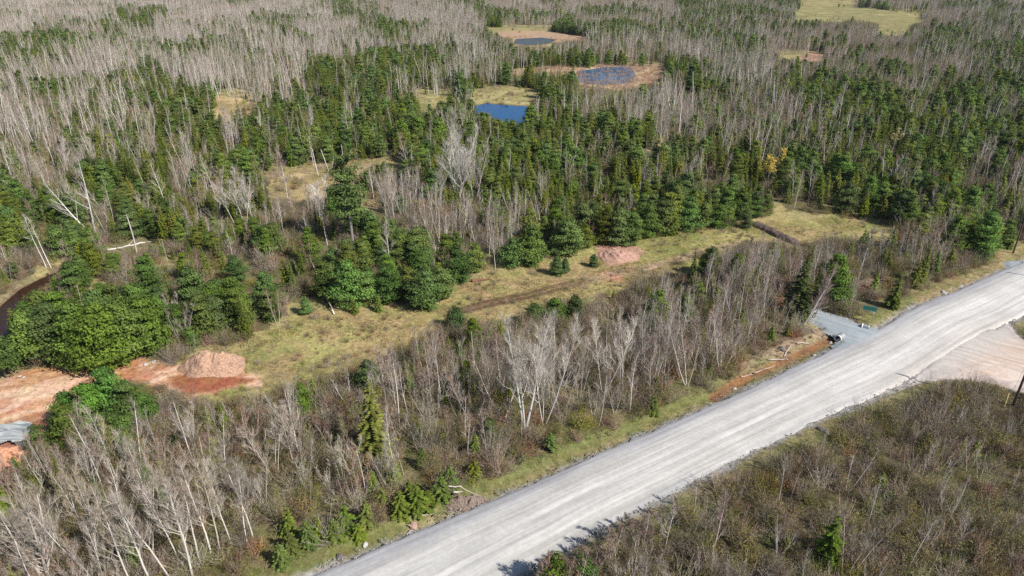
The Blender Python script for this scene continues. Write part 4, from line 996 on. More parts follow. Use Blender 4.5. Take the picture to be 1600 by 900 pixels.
# dead snags in the meadow and elsewhere
for (a, b, c, tl_, lb) in [(497,273,44,-.12,"dead pale snag leaning left in the dry meadow, leftmost"), (515,270,40,-.22,"dead broken snag with dark base in the dry meadow"), (518,268,26,.3,"short dead prong leaning right beside the broken snag"),
                           (537,275,50,.02,"tall dead white snag at the right of the meadow snags"), (215,400,68,.0,"dead grey snag standing behind the fallen creek trunk"), (838,190,42,.0,"dead white stem at the right bank of the blue pond"),
                           (1080,185,72,.02,"tall white dead stem under the far big pine")]:
    hero_bare(a, b, c, lb, name="dead_snag", cat="dead tree", spread=.12, nb=4, low=.5, bark=(.58,.53,.47), dead=True, tw=.2, broken=True, tilt=(0, tl_), r0=.13)
# distinct evergreens
def hero_green(fn, px, py, hpx, label, name, cat, tilt=(0, 0), **kw):
    x, y, h = hp(px, py, hpx); t, c = fn(int(px*3+py), h, **kw)
    pr = dict(trunk=t.mesh("trunk", [M_BARK], True), crown=c.mesh("crown", [M_NEEDLE])); place(name, pr, x, y, 1, 0, label, cat, None, name, tilt); HERO.append((x, y))
hero_green(spruce, 588, 718, 132, "tall thin-needled spruce standing alone in the bare belt", "spruce_tree", "spruce tree", wide=.20, thin=.30, col=(0.163,0.184,0.039))
hero_green(spruce, 1238, 492, 98, "dark broad spruce beside the end of the driveway", "spruce_tree", "spruce tree", wide=.24, col=(0.093,0.112,0.029), tilt=(0, .06))
hero_green(spruce, 1395, 480, 55, "young upright spruce between the driveway and the sign", "spruce_tree", "spruce tree", wide=.2, col=(0.109,0.136,0.031))
hero_green(pine, 552, 384, 138, "tall ragged dark pine with bare lower trunk in the dry meadow", "pine_tree", "pine tree", wide=.30, ragged=.8, bare_low=.42, bark=(.30,.26,.25), layers=9, col=(0.085,0.143,0.041))
hero_green(pine, 1104, 442, 55, "lone green pine at the right end of the clearing", "pine_tree", "pine tree", wide=.34, col=(0.093,0.150,0.036))
hero_green(pine, 1086, 480, 45, "bushy green pine below the lone clearing pine", "pine_tree", "pine tree", wide=.34, col=(0.132,0.163,0.031))
hero_green(pine, 1530, 403, 72, "broad green layered pine rising over the verge", "pine_tree", "pine tree", wide=.36, col=(0.116,0.177,0.046))
hero_green(pine, 1078, 150, 48, "far big pine with bare trunk beside the marsh", "pine_tree", "pine tree", wide=.36, ragged=.3, bare_low=.3, col=(0.078,0.129,0.041))
hero_green(pine, 318, 188, 36, "round bright green pine at the edge of the far meadow", "pine_tree", "pine tree", wide=.42, col=(0.116,0.163,0.031))
hero_green(pine, 868, 500, 38, "broad dark pine bush below the wet track", "pine_tree", "pine tree", wide=.62, col=(0.085,0.143,0.039))
hero_green(pine, 836, 503, 30, "low green pine left of the broad pine bush", "pine_tree", "pine tree", wide=.6, col=(0.101,0.163,0.041))
hero_green(pine, 897, 497, 36, "low dark pine right of the broad pine bush", "pine_tree", "pine tree", wide=.55, col=(0.078,0.129,0.037))
hero_green(pine, 712, 512, 32, "dark low pine at the shaded foot of the clearing", "pine_tree", "pine tree", wide=.6, col=(0.078,0.129,0.037))
hero_green(pine, 870, 428, 28, "small round pine alone near the clearing's upper edge", "pine_tree", "pine tree", wide=.42, col=(0.093,0.156,0.051))
hero_green(pine, 883, 425, 20, "tiny pine just right of the small round pine", "pine_tree", "pine tree", wide=.4, col=(0.093,0.156,0.051))
hero_green(pine, 927, 415, 17, "tiny lone pine left of the pinkish heap", "pine_tree", "pine tree", wide=.45, col=(0.085,0.143,0.046))
hero_green(pine, 478, 490, 24, "small pine on the clearing's upper left edge", "pine_tree", "pine tree", wide=.42, col=(0.109,0.177,0.056))
hero_green(spruce, 264, 440, 26, "small pointed spruce alone above the pine mass", "spruce_tree", "spruce tree", wide=.25, col=(0.139,0.163,0.031))
hero_green(spruce, 324, 430, 40, "bright green spruce left of the clearing pines", "spruce_tree", "spruce tree", wide=.22, col=(0.147,0.184,0.031))
for (a, b, c, w_, lb) in [(118,668,58,.46,"left pine of the round clump on the red dirt"), (150,672,72,.46,"front pine of the round clump on the red dirt"), (180,650,76,.45,"tallest pine of the round clump on the red dirt"),
                          (205,660,62,.48,"right pine of the round clump on the red dirt"), (228,655,46,.5,"low outer pine right of the round clump")]:
    hero_green(pine, a, b, c, lb, "pine_tree", "pine tree", wide=w_, col=(0.096,0.184,0.046))
for (a, b, c, w_, lb) in [(10,590,78,.36,"pine with bare trunk at the left edge by the dirt pit"), (60,566,92,.36,"pine with bare trunk at the left of the big pine mass"), (95,562,98,.40,"tall rounded pine in the left of the pine mass"), (135,570,106,.42,"broad front pine in the middle of the pine mass"),
                          (172,574,112,.42,"tallest front pine of the mass above the pit"), (205,556,100,.42,"full pine at the right of the front pine mass"), (238,545,96,.42,"rightmost big pine of the mass near the mound"), (110,530,84,.4,"pine in the second row left"), (165,525,84,.4,"pine in the second row of the mass, middle"),
                          (220,515,82,.4,"pine in the second row of the mass, right"), (285,520,54,.4,"medium pine between the mass and the shrubs"), (340,500,66,.44,"left pine of the dark pair above the clearing"), (372,496,72,.42,"right pine of the dark pair above the clearing"), (425,498,52,.42,"short pine left of the snapped birch")]:
    hero_green(pine, a, b, c*.86, lb, "pine_tree", "pine tree", wide=w_*1.15, col=random.Random(a).choice([(.125,.192,.055), (.145,.205,.052), (.115,.175,.052)]), bare_low=.3 if a < 70 else .08)
for k, (a, b, c, w_) in enumerate([(652,796,52,.3),(626,802,46,.3),(690,776,46,.3),(598,792,40,.32),(575,818,44,.3),(541,824,46,.3),(522,842,42,.32),(560,838,30,.32),(482,850,48,.3),(456,862,46,.3),(500,836,36,.32),(440,882,44,.3),(704,760,44,.3),(742,746,40,.3),(640,776,34,.32),(668,788,30,.34),(1020,640,30,.34),(858,700,34,.34),(30,850,50,.34),(8,870,46,.34)]):
    hero_green(spruce, a, b, c*.8, ["tallest bright fir beside the road's big brush pile", "bright fir left of the tallest roadside fir", "bright green fir left of the brush pile", "yellow-green fir above the roadside stick", "bushy bright fir in the middle of the verge firs", "full bright fir in the middle verge group", "low bright fir in the middle verge group",
        "smallest fir of the middle verge group", "tall fir at the left verge group", "leftward fir of the left verge group", "short fir right of the left verge group", "bright fir nearest the bottom edge in the verge", "dark-footed fir behind the brush pile", "fir right of the brush pile under bare trees", "small fir behind the roadside firs", "small fir tucked beside the tallest roadside fir",
        "small lone fir right of the pale birch group", "bright lone fir below the pale birch group", "bright fir at the left edge behind the corner tree", "fir at the left edge beside the corner tree"][k], "fir_tree", "young fir", wide=w_*1.3, thin=.2, col=[(.125,.165,.034), (.15,.18,.036), (.105,.15,.036)][k % 3])
hero_green(pine, 868, 918, 52, "dark pine at the bottom edge whose shadow points across the road", "pine_tree", "pine tree", wide=.42, col=(.10,.15,.04))
hero_green(pine, 910, 915, 44, "dark bushy pine beside the lower road edge", "pine_tree", "pine tree", wide=.45, col=(.09,.14,.04))
hero_green(spruce, 1290, 878, 75, "shaggy green spruce low in the right-hand scrub", "spruce_tree", "spruce tree", wide=.26, col=(.09,.125,.03), thin=.3)
hero_green(spruce, 1520, 712, 26, "small bright fir-like spruce alone in the right-hand scrub", "spruce_tree", "spruce tree", wide=.28, col=(.15,.2,.035))
EDGE = [(548,474,74),(575,478,64),(607,470,72),(640,465,52),(665,478,86),(690,470,66),(712,438,62),(742,428,58),(800,414,58),(832,415,70),(885,396,72),(912,390,48),(968,380,62),(985,384,66),(1010,368,62),(1040,362,64),(1072,358,66),(1098,358,48),(1120,356,40),(1138,354,36)]
EX = [G(a, b) for a, b, c in EDGE]
for k, (a, b, c) in enumerate(EDGE):
    c *= .74 if k % 3 else .86; b -= [0, 4, 1, 6][k % 4]
    nb_ = ["", ""][0]
    lab = f"{['full','rounded','dark','bright green'][k % 4]} pine in the clearing's upper edge row, {ordinal(k+1)} from the snapped birch"
    hero_green(pine, a, b, c, lab, "pine_tree", "pine tree", wide=[.50,.44,.54,.47][k % 4], col=[(.118,.182,.056), (.135,.195,.052), (.105,.165,.050), (.155,.195,.045)][k % 4])
x_, y_, h_ = hp(1198, 292, 58); pr = P['yellow'][0]; place('yellow', pr, x_, y_, h_/8, 0, "pale yellow-budded broadleaf tree among dark spruces", "budding tree", None, "budding_tree"); HERO.append((x_, y_))
for (a, b, c, lb) in [(1042,122,16,"far yellow-green tree beside the marsh"), (1300,86,14,"yellow-green tree beside the far red bank"), (1395,232,30,"yellow-green tree among the right spruces")]:
    x_, y_, h_ = hp(a, b, c); place('yellow', pr, x_, y_, h_/8, 1.0, lb, "budding tree", None, "budding_tree"); HERO.append((x_, y_))
HA = np.array(HERO)

# ------------------------------------------------------------------ the forest
NAMES = {'birch': ("birch_tree", "bare tree", "birch", "bare birches in the woods"), 'maple': ("maple_tree", "bare tree", "bare maple", "brown bare maples in the woods"),
         'spruce': ("spruce_tree", "spruce tree", "spruce", "spruces in the woods"), 'pine': ("pine_tree", "pine tree", "pine", "pines in the woods"), 'fir': ("fir_tree", "young fir", "young fir", "young firs on the forest edges")}
LOOK = {'birch': [["slim white", "tall white", "two-stemmed white", "three-stemmed white", "thin leaning white", "wide grey"], ""], 'maple': [["twiggy", "reddish two-stemmed", "olive-twigged", "grey three-stemmed", "tall twiggy"], ""],
        'spruce': [["green", "bright green", "narrow dark", "broad yellowish", "slim dark"], ""], 'pine': [["rounded", "full", "broad dark", "tall green", "bushy"], ""], 'fir': [["green", "olive", "bright yellow-green"], ""]}
HEROCOUNT = {'birch': 57, 'maple': 0, 'spruce': 6, 'pine': 52, 'fir': 0}
for kind, seed, sp_, dmax in (('birch', 1, 1.7, 760), ('maple', 2, 1.5, 760), ('spruce', 3, 1.5, 760), ('pine', 4, 2.0, 760), ('fir', 5, 1.5, 620)):
    D = scatter(kind, seed, sp_, dmax)
    # keep clear of the hand-placed trees
    lim = 1.6 if kind in ('birch', 'maple') else 2.3
    ok = np.ones(len(D['x']), bool)
    near = D['dep'] < 330
    idx = np.where(near)[0]
    if len(idx):
        dd = np.min(np.hypot(D['x'][idx][:, None]-HA[:, 0], D['y'][idx][:, None]-HA[:, 1]), axis=1); ok[idx[dd < lim]] = False
    D = {k: v[ok] for k, v in D.items()}
    px, py, dep = project(D['x'], D['y']); _, pt, _ = project(D['x'], D['y'], D['s']*KH[kind])
    inv = (px > -20) & (px < 1620) & (pt < 900) & (py > 0)
    size = np.where(inv, (py-pt)*(1 if kind in ('birch', 'maple') else 1), -1)
    order = np.argsort(-size); nind = 298-len(HK[kind]); ind = order[:nind]; ind = ind[size[ind] > 0]
    rest = np.setdiff1d(np.arange(len(size)), ind)
    wl = where_label(NAMES[kind][2], D['x'][ind], D['y'][ind], HK[kind]); zz = height(D['x'][ind], D['y'][ind])
    protos = []
    for q, pr in enumerate(P[kind]):
        protos.append(pr)
    nm, cat, noun, grp = NAMES[kind]
    for n_, i in enumerate(ind):
        pr = P[kind][D['var'][i]]; sc_ = float(D['s'][i]*KH[kind]/pr['h'])
        root = bpy.data.objects.new(nm, None); COL.objects.link(root); root.empty_display_size = .3
        root.location = (D['x'][i], D['y'][i], zz[n_]); root.rotation_euler = (D['tilt'][i][0], D['tilt'][i][1], D['rz'][i]); root.scale = (sc_,)*3
        lk = LOOK[kind][0][D['var'][i]]; root["label"] = wl[n_]+", "+lk; root["category"] = cat; root["group"] = grp
        obj("trunk", pr['trunk'], root); obj("crown", pr['crown'], root)
    # the rest: a mid-distance ring and the far woods
    sel = rest; d = D['dep'][sel]
    for tag_, msk, mk in (("", d < 140, 'near'), ("far", d >= 140, 'lod')):
        q = sel[msk]
        if len(q) == 0: continue
        if mk == 'near':
            ms_ = []
            for pr in P[kind]:
                ms_.append(pr['full'])
        else: ms_ = [pr['lod'] for pr in P[kind]]
        hh = np.array([pr['h'] for pr in P[kind]])[D['var'][q]]
        stuff(("far_" if tag_ else "nearer_")+kind+"_woods", {"birch": "pale bare birch woods running back to the top of the view", "maple": "brown bare maple thickets spread through the woods", "spruce": "dense dark spruce woods beyond the clearing",
              "pine": "green pine woods scattered behind the clearing", "fir": "small young firs scattered under the bare trees"}[kind], ms_, D['x'][q], D['y'][q], D['s'][q]*KH[kind]/hh, D['var'][q], D['rz'][q], D['tilt'][q])
    print(kind, len(ind), len(rest), "smallest individual", float(size[ind].min()) if len(ind) else None)

# ------------------------------------------------------------------ undergrowth, grass, reeds
def ground_cover(name, label, seed, spacing, dmin, dmax, dens, meshes, smin, smax, vsel=None, hmax=2.0, mar=.55, clumps=0, polys=None):
    x, y, rng = candidates(seed, spacing, dmin, dmax); px, py, dep = project(x, y)
    wx = px+(fbm(x/6, y/6, 300)-.5)*np.clip(3600/dep, 6, 40); wy = py-4+(fbm(x/6, y/6, 301)-.5)*np.clip(1600/dep, 3, 20)
    zi = zone(np.clip(wx, 0, 1599), np.clip(wy, 0, 905)); dn = np.array([dens.get(k, 0) for k in KINDS])[zi]
    if polys is not None:
        dn = np.zeros(len(x))
        for Pn, v in polys: dn = np.where(sdist(x, y, Pn) < 0, v, dn)
    cl = fbm(x/5, y/5, seed+400); dn = dn*np.clip(1+(cl-.5)*clumps, .1, 3)
    ok = rng.random(len(x)) < dn*spacing*spacing; x, y, dep = x[ok], y[ok], dep[ok]
    f = free(x, y, mar, name == 'reeds') & (sdist(x, y, PIT) > .1); x, y, dep = x[f], y[f], dep[f]
    if name == 'reeds': f = (sdist(x, y, WETW) > -.5) | (fbm(x/5, y/3, 99) > .47); x, y, dep = x[f], y[f], dep[f]
    s = rng.uniform(smin, smax, len(x))
    if hmax > 1:
        fr = tree_screen_ok(x, y, s*hmax); keep = fr > .45; x, y, dep, s = x[keep], y[keep], dep[keep], (s*np.minimum(1, fr))[keep]
    stuff(name, label, meshes, x, y, s, rng.integers(0, len(meshes), len(x)), rng.uniform(0, 6.283, len(x)), z=(np.maximum(height(x, y), -.28) if name == 'reeds' else None))
    print(name, len(x))
ground_cover("undergrowth", "brown and olive leafless undergrowth between the near trees", 11, .82, 12, 150, dict(b=.40, m=.45, s=.12, x=.25, p=.16, n=.8, u=.9, g=.06, r=.85, f=.25), SHR, .55, 1.2, clumps=2.6, hmax=1.6)
ground_cover("far_undergrowth", "brown leafless undergrowth between the far trees", 12, 1.6, 150, 560, dict(b=.22, m=.30, s=.04, x=.14, p=.08, n=.20, u=.32, g=.005, w=.01), SHL, .8, 1.5, clumps=3, hmax=1.8)
ground_cover("dry_grass", "dry straw-coloured grass covering the clearing", 13, .55, 40, 150, dict(g=2.6, u=.25, f=.4), TUF, .6, 1.3, clumps=4, hmax=.3, polys=[(CLR, 2.4)])
ground_cover("clearing_brush", "low brown and olive brush dotted over the clearing", 17, .9, 40, 170, {}, SHR, .16, .5, hmax=.9, clumps=7, polys=[(CLR, .16)])
ground_cover("meadow_brush", "low grey-brown brush in the far dry meadow", 18, 1.2, 90, 420, {}, SHR, .3, .7, hmax=.9, clumps=7, polys=[(MEAD3, .16), (MEAD5, .1), (MEAD2, .07), (MEAD, .10)])
ground_cover("meadow_grass", "pale dry grass in the far meadows", 14, 1.2, 100, 500, {}, TUF, 1.2, 2.2, clumps=3, hmax=.3, polys=[(MEAD2, .5), (MEAD3, .6), (MEAD5, .4)])
ground_cover("forest_floor_plants", "low ferns, dead leaves and moss on the forest floor", 15, .8, 12, 110, dict(n=.75, u=.9, r=.9, f=1.0, p=.4, b=.5, m=.5, g=.3), FERN, .5, 1.3, clumps=3, hmax=.4)
ground_cover("reeds", "tan reeds round the marshy pond", 16, 1.4, 120, 420, {}, REED, .6, 1.0, hmax=.4, clumps=4, polys=[(WET, .7), (BANK2, .1)])
# green verge grass along the road
def verge():
    x, y, rng = candidates(21, .42, 12, 190); d = np.minimum(sdist(x, y, ROAD), sdist(x, y, SIDE)); dd = sdist(x, y, DRIVE)
    ok = (d > .15) & (d < 4.0) & (dd > .2) & (dline(x, y, DITCH) > .8) & (sdist(x, y, SPUR) > .2) & (rng.random(len(x)) < .62*np.clip(1.5-d/3, .2, 1)*sm(.3, .5, fbm(x/3, y/3, 44)))
    x, y, d = x[ok], y[ok], d[ok]; v = np.where(rng.random(len(x)) < .62, 1, rng.integers(0, 4, len(x)))
    stuff("verge_grass", "green and straw grass on the road verges", TUF, x, y, rng.uniform(.5, 1.05, len(x)), v, rng.uniform(0, 6.28, len(x))); print("verge", len(x))
verge()

# ------------------------------------------------------------------ dead stems in the marsh
DEADM = [bare_tree(850+i, 4.0, 1, .1, 3, .5, (.55,.5,.45), TW_PALE, .06, .08, tw=.1, dead=True, broken=True, lod=True) for i in range(3)]
DEADM = [MB().add(a, 0).add(b, 1).mesh("dead_stem", [M_BARK, M_TWIG]) for a, b in DEADM]
x, y, rng = candidates(31, 1.3, 120, 420); k = (sdist(x, y, WET) < 1) & (rng.random(len(x)) < .6); x, y = x[k], y[k]
stuff("marsh_stems", "thin dead grey stems standing in the marshy water", DEADM, x, y, rng.uniform(.2, .55, len(x)), rng.integers(0, 3, len(x)), rng.uniform(0, 6.28, len(x)), rng.uniform(-.4, .4, (len(x), 2)), np.full(len(x), -.3))

# ------------------------------------------------------------------ heaps
def heap(name, px, py, w, dpt, hgt, seed, mat, label, cat, rot=0, lumps=.35):
    x0, y0 = G(px, py); n = 72; m = 30
    rnd = np.random.default_rng(seed); th = np.linspace(0, 2*np.pi, n, endpoint=False); rr = np.linspace(0, 1, m)**.8
    V = []; 
    T, Rr = np.meshgrid(th, rr); ed = 1+.16*(vnoise(np.cos(T)*2+9, np.sin(T)*2+seed, 3)-.5)*2
    X = Rr*np.cos(T)*w/2*ed; Y = Rr*np.sin(T)*dpt/2*ed
    prof = (1-Rr**1.7)**1.15*(1+.12*np.cos(T+2.6)*Rr); Z = hgt*prof*(.9+.5*(fbm(X/2.2+seed, Y/2.2, 7)-.5)*2) + (fbm(X/.55+3, Y/.55, 12)-.5)*lumps*(1-Rr**4)+ (fbm(X/.2+3, Y/.2, 13)-.5)*lumps*.45*(1-Rr**6)
    Z[-1] = -.45
    c, s = math.cos(rot), math.sin(rot); X, Y = X*c-Y*s, X*s+Y*c
    V = np.stack([X.ravel(), Y.ravel(), Z.ravel()], 1); i, j = np.meshgrid(np.arange(m-1), np.arange(n), indexing='ij'); i = i.ravel(); j = j.ravel(); j2 = (j+1) % n
    me = np_mesh(name, V, np.stack([i*n+j, (i+1)*n+j, (i+1)*n+j2, i*n+j2], 1), mat, None, None, False)
    z = float(height(np.array([x0]), np.array([y0]))[0]); return obj(name, me, None, (x0, y0, z), label, cat)
M_MOUND = simple("mound_soil", (.41,.255,.175), .95, 4.5, .42, 1)
heap("dirt_mound", 336, 574, 8.0, 6.0, 2.3, 4, M_MOUND, "large mound of pale red soil at the left end of the clearing", "dirt mound", .1, .8)
heap("dirt_heap", 967, 399, 7.4, 5.0, 1.25, 14, simple("heap_soil", (.42,.25,.19), .95, 5, .4, 1), "low pinkish-red soil heap at the clearing's upper edge", "dirt heap", -.15, .85)
def bank():
    P_, t = resample(BERM, 120); D = np.gradient(P_, axis=0); D /= np.linalg.norm(D, axis=1)[:, None]; Nn = np.stack([-D[:, 1], D[:, 0]], 1)
    us = np.linspace(-1, 1, 13); w = .95; X = P_[:, 0, None]+Nn[:, 0, None]*us*w; Y = P_[:, 1, None]+Nn[:, 1, None]*us*w
    x, y = X.ravel(), Y.ravel(); u = np.broadcast_to(us, X.shape).ravel(); tt = np.repeat(t, 13)
    e = np.minimum(1, np.minimum(tt, t[-1]-tt)/1.5)
    z = height(x, y)-.25+(.25+.75*e*(.6+.8*fbm(x/.8, y/.8, 3)))*np.sqrt(np.maximum(0, 1-u*u)); n = 120
    i, j = np.meshgrid(np.arange(n-1), np.arange(12), indexing='ij'); i = i.ravel(); j = j.ravel()
    o = obj("earth_bank", np_mesh("earth_bank", np.stack([x, y, z], 1), np.stack([i*13+j, (i+1)*13+j, (i+1)*13+j+1, i*13+j+1], 1), simple("bank_soil", (.12,.085,.07), .95, 5, .4, 1), None, None, False), None, None, "long dark brown earth bank across the far end of the clearing", "earth bank")
bank()
heap("dirt_pile", 8, 712, 5.0, 3.4, .9, 6, simple("pile_soil", (.55,.27,.16), .95, 3, .3, .6), "low orange soil pile beside the grey silt pool", "dirt pile", .2)
heap("brush_pile", 727, 781, 4.2, 2.0, .9, 9, simple("dead_brush", (.20,.15,.12), .95, 7, .5, 1), "grey-brown brush pile lying on the road verge", "brush pile", .2, .8)

# ------------------------------------------------------------------ sticks and logs
def log(name, a, b, r, col, label, cat="log", branches=0, lift=.12, seed=1, up=0.0):
    ax, ay = G(*a); bx, by = G(*b); rnd = random.Random(seed)
    za, zb = [float(height(np.array([q]), np.array([w]))[0]) for q, w in ((ax, ay), (bx, by))]
    A = Vector((ax, ay, za+lift)); B = Vector((bx, by, zb+lift+up)); n = 7
    pts = [A.lerp(B, i/n)+rv(rnd, r*.6) for i in range(n+1)]; o = A.copy(); mb = MB()
    mb.tube([p-o for p in pts], [r*(1-.55*i/n) for i in range(n+1)], [jit(rnd, col, .15) for _ in pts], 7, cap=True)
    root = obj(name, mb.mesh(name, [M_BARK], True), None, o, label, cat)
    if branches:
        br = MB()
        for k in range(branches):
            t = rnd.uniform(.35, 1); p = A.lerp(B, t)-o; d = ((B-A).normalized()*.6+rv(rnd, .7)+Vector((0, 0, .35))).normalized()
            lp = limb(br, rnd, p, d, rnd.uniform(.8, 2.2), r*.35, jit(rnd, col, .2))
            for q in range(5): sliver(br, rnd, lp[rnd.randint(1, 3)], (d+rv(rnd, .8)).normalized(), .7, .025, jit(rnd, TW_PALE, .2))
        obj("branch", br.mesh("branch", [M_TWIG]), root)
log("fallen_birch", (168,391), (240,376), .24, (.62,.57,.5), "white fallen trunk lying across the creek bank", "log", 5)
log("fallen_branch", (240,378), (236,366), .07, (.5,.45,.4), "short grey branch sticking up at the fallen trunk's end", "branch", 2, seed=3)
log("snapped_birch", (522,492), (492,438), .085, (.64,.58,.5), "snapped birch leaning left from the clearing edge", "dead tree", 4, seed=5, up=2.6)
log("fallen_log", (736,440), (764,436), .26, (.24,.15,.11), "dark brown log lying on the clearing's upper edge", "log", 0, seed=6)
log("fallen_stick", (622,796), (671,790), .07, (.58,.52,.44), "long pale stick lying in the verge bushes", "stick", 2, seed=7)
log("fallen_stick", (690,769), (722,769), .09, (.55,.47,.38), "pale stick lying along the top of the brush pile", "stick", 1, seed=8, lift=.8)
log("fallen_stick", (708,776), (722,775), .12, (.62,.52,.46), "short thick pale stick on the brush pile's near side", "stick", 0, seed=9, lift=.75)
log("fallen_stick", (659,803), (676,800), .05, (.6,.53,.45), "small pale forked stick on the verge below the brush", "stick", 1, seed=10)
log("fallen_stick", (896,395), (894,386), .11, (.6,.53,.47), "small pale stump standing at the clearing's upper edge", "stump", 0, seed=11)
log("fallen_branch", (672,312), (700,318), .08, (.6,.56,.52), "white crooked branch lying before the dry meadow", "branch", 3, seed=12)
log("fallen_branch", (228,880), (300,893), .08, (.4,.33,.27), "brown fallen branch under the crowded birches", "branch", 2, seed=13)
for k, (a, b, lb) in enumerate([((1178,578),(1212,566),"pale bark slab at the left of the roadside slash"), ((1200,560),(1232,556),"thin pale branch in the middle of the slash"), ((1225,552),(1236,540),"short pale stick in the slash near the ditch"),
                                ((1158,584),(1176,580),"bleached stick at the slash's lower end"), ((1244,536),(1262,533),"grey stick in the slash below the driveway"), ((1270,518),(1292,524),"dark stick beside the driveway bank")]):
    log("fallen_stick", a, b, .09, (.55,.45,.38), lb, "stick", 1, seed=20+k)

# ------------------------------------------------------------------ rocks (things)
ROCKC = [simple("rock_pale", (.46,.43,.40), .9, 6, .25, .5), simple("rock_dark", (.17,.14,.13), .9, 6, .3, .5), simple("rock_red", (.38,.25,.20), .9, 6, .3, .5)]
def rock(px, py, size, ci, label, seed):
    rnd = random.Random(seed); x, y = G(px, py); import bmesh
    bm = bmesh.new(); bmesh.ops.create_icosphere(bm, subdivisions=2, radius=1); o = rnd.uniform(0, 9)
    for v in bm.verts:
        n = 1+.45*(float(vnoise(np.array([v.co.x*1.6+o]), np.array([v.co.y*1.6+v.co.z*1.3+o]))[0])-.5)*2; v.co = Vector((v.co.x*n*size*rnd.uniform(.97, 1.03), v.co.y*n*size*.75, v.co.z*n*size*.55))
    me = bpy.data.meshes.new("rock"); bm.to_mesh(me); bm.free(); me.materials.append(ROCKC[ci])
    z = float(height(np.array([x]), np.array([y]))[0]); o = obj("rock", me, None, (x, y, z+size*.2), label, "rock"); o.rotation_euler = (0, 0, rnd.uniform(0, 6))
for k, (a, b, s, ci, lb) in enumerate([
    (1477,457,.55,0,"pale boulder on the verge by the far road edge"), (1483,459,.35,1,"dark stone beside the pale verge boulder"), (1222,545,.45,1,"dark boulder lying in the slash near the ditch"),
    (1148,602,.3,0,"small white stone at the lower end of the rusty ditch"), (1272,552,.3,0,"white stone on the bank of the rusty ditch"), (1292,675,.4,0,"pale rock heap stone on the verge below the road, larger"), (1284,671,.4,1,"dark stone left of the pale verge rock below the road"),
    (570,846,.28,0,"pale stone at the near edge of the road verge"), (640,826,.3,0,"small pale stone beside the road near the firs"), (776,781,.22,0,"small white stone at the road's upper edge"), (645,817,.45,2,"reddish stone in the verge bushes"),
    (1318,502,.5,1,"dark stone on the upper driveway bank, left"), (1330,504,.4,2,"brown stone on the upper driveway bank, middle"), (1300,494,.45,1,"dark stone on the driveway bank nearest the trees"), (1340,506,.35,1,"small dark stone beside the far culvert"),
    (532,870,.5,1,"dark rock in the ditch near the bottom of the road"), (30,588,.22,0,"small white stone in the dirt pit"), (38,590,.18,0,"tiny white stone beside the small pit stone"), (240,566,.35,0,"pale stone at the back of the dirt pit"), (228,570,.28,0,"smaller pale stone left of the back pit stone"),
    (1310,532,.35,2,"reddish stone under the near culvert mouth"), (1298,530,.3,0,"pale stone left of the near culvert mouth")]): rock(a, b, s, ci, lb, 60+k)

# ------------------------------------------------------------------ culverts
M_PIPE = simple("galvanised_pipe", (.36,.37,.38), .5, 8, .25, .1, .3); M_DARK = simple("pipe_inside_shade", (.02,.02,.02), .9, 3, .1, 0)
def culvert(px, py, ang, r, L_, label, zc):
    x, y = G(px, py); root = bpy.data.objects.new("culvert_pipe", None); COL.objects.link(root); root.location = (x, y, zc); root.rotation_euler = (0, 0, ang)
    root["label"] = label; root["category"] = "culvert"; root["group"] = "driveway culvert pipe ends"
    n = 20; rings = []; V = []; Fq = []
    k = 0; prof = []
    for i in range(int(L_/.12)+1): prof.append((i*.12, r+(.025 if i % 2 else 0)))
    prof = prof+[(prof[-1][0], r-.05)]+[(.02, r-.05)]+[(0, r)]
    for (a, rr) in prof:
        for j in range(n): t = 2*math.pi*j/n; V.append((-a, rr*math.cos(t), rr*math.sin(t)))
    for i in range(len(prof)-1):
        for j in range(n): Fq.append((i*n+j, i*n+(j+1) % n, (i+1)*n+(j+1) % n, (i+1)*n+j))
    obj("pipe_body", np_mesh("pipe_body", V, Fq, M_PIPE), root)
    V = []; Fq = []; 
    for (a, rr) in ((-.06, r+.07), (-.06, r-.07), (.05, r-.07), (.05, r+.07), (-.06, r+.07)):
        for j in range(n): t = 2*math.pi*j/n; V.append((-a, rr*math.cos(t), rr*math.sin(t)))
    for i in range(4):
        for j in range(n): Fq.append((i*n+j, i*n+(j+1) % n, (i+1)*n+(j+1) % n, (i+1)*n+j))
    obj("rim", np_mesh("rim", V, Fq, simple("white_pipe_rim", (.8,.8,.8), .5, 5, .05, 0)), root)
    me = bpy.data.meshes.new("bore_shade_disc"); me.from_pydata([(-L_*.35, (r-.06)*math.cos(2*math.pi*j/n), (r-.06)*math.sin(2*math.pi*j/n)) for j in range(n)], [], [list(range(n))]); me.materials.append(M_DARK); obj("bore_shade", me, root)  # black disc across the open bore, painted shade for the pipe's inside
culvert(1309, 529, math.radians(218), .42, 1.3, "white-rimmed culvert pipe opening onto the rusty ditch", .02)
culvert(1347, 511, math.radians(150), .30, .9, "pale culvert pipe end below the green sign", .15)

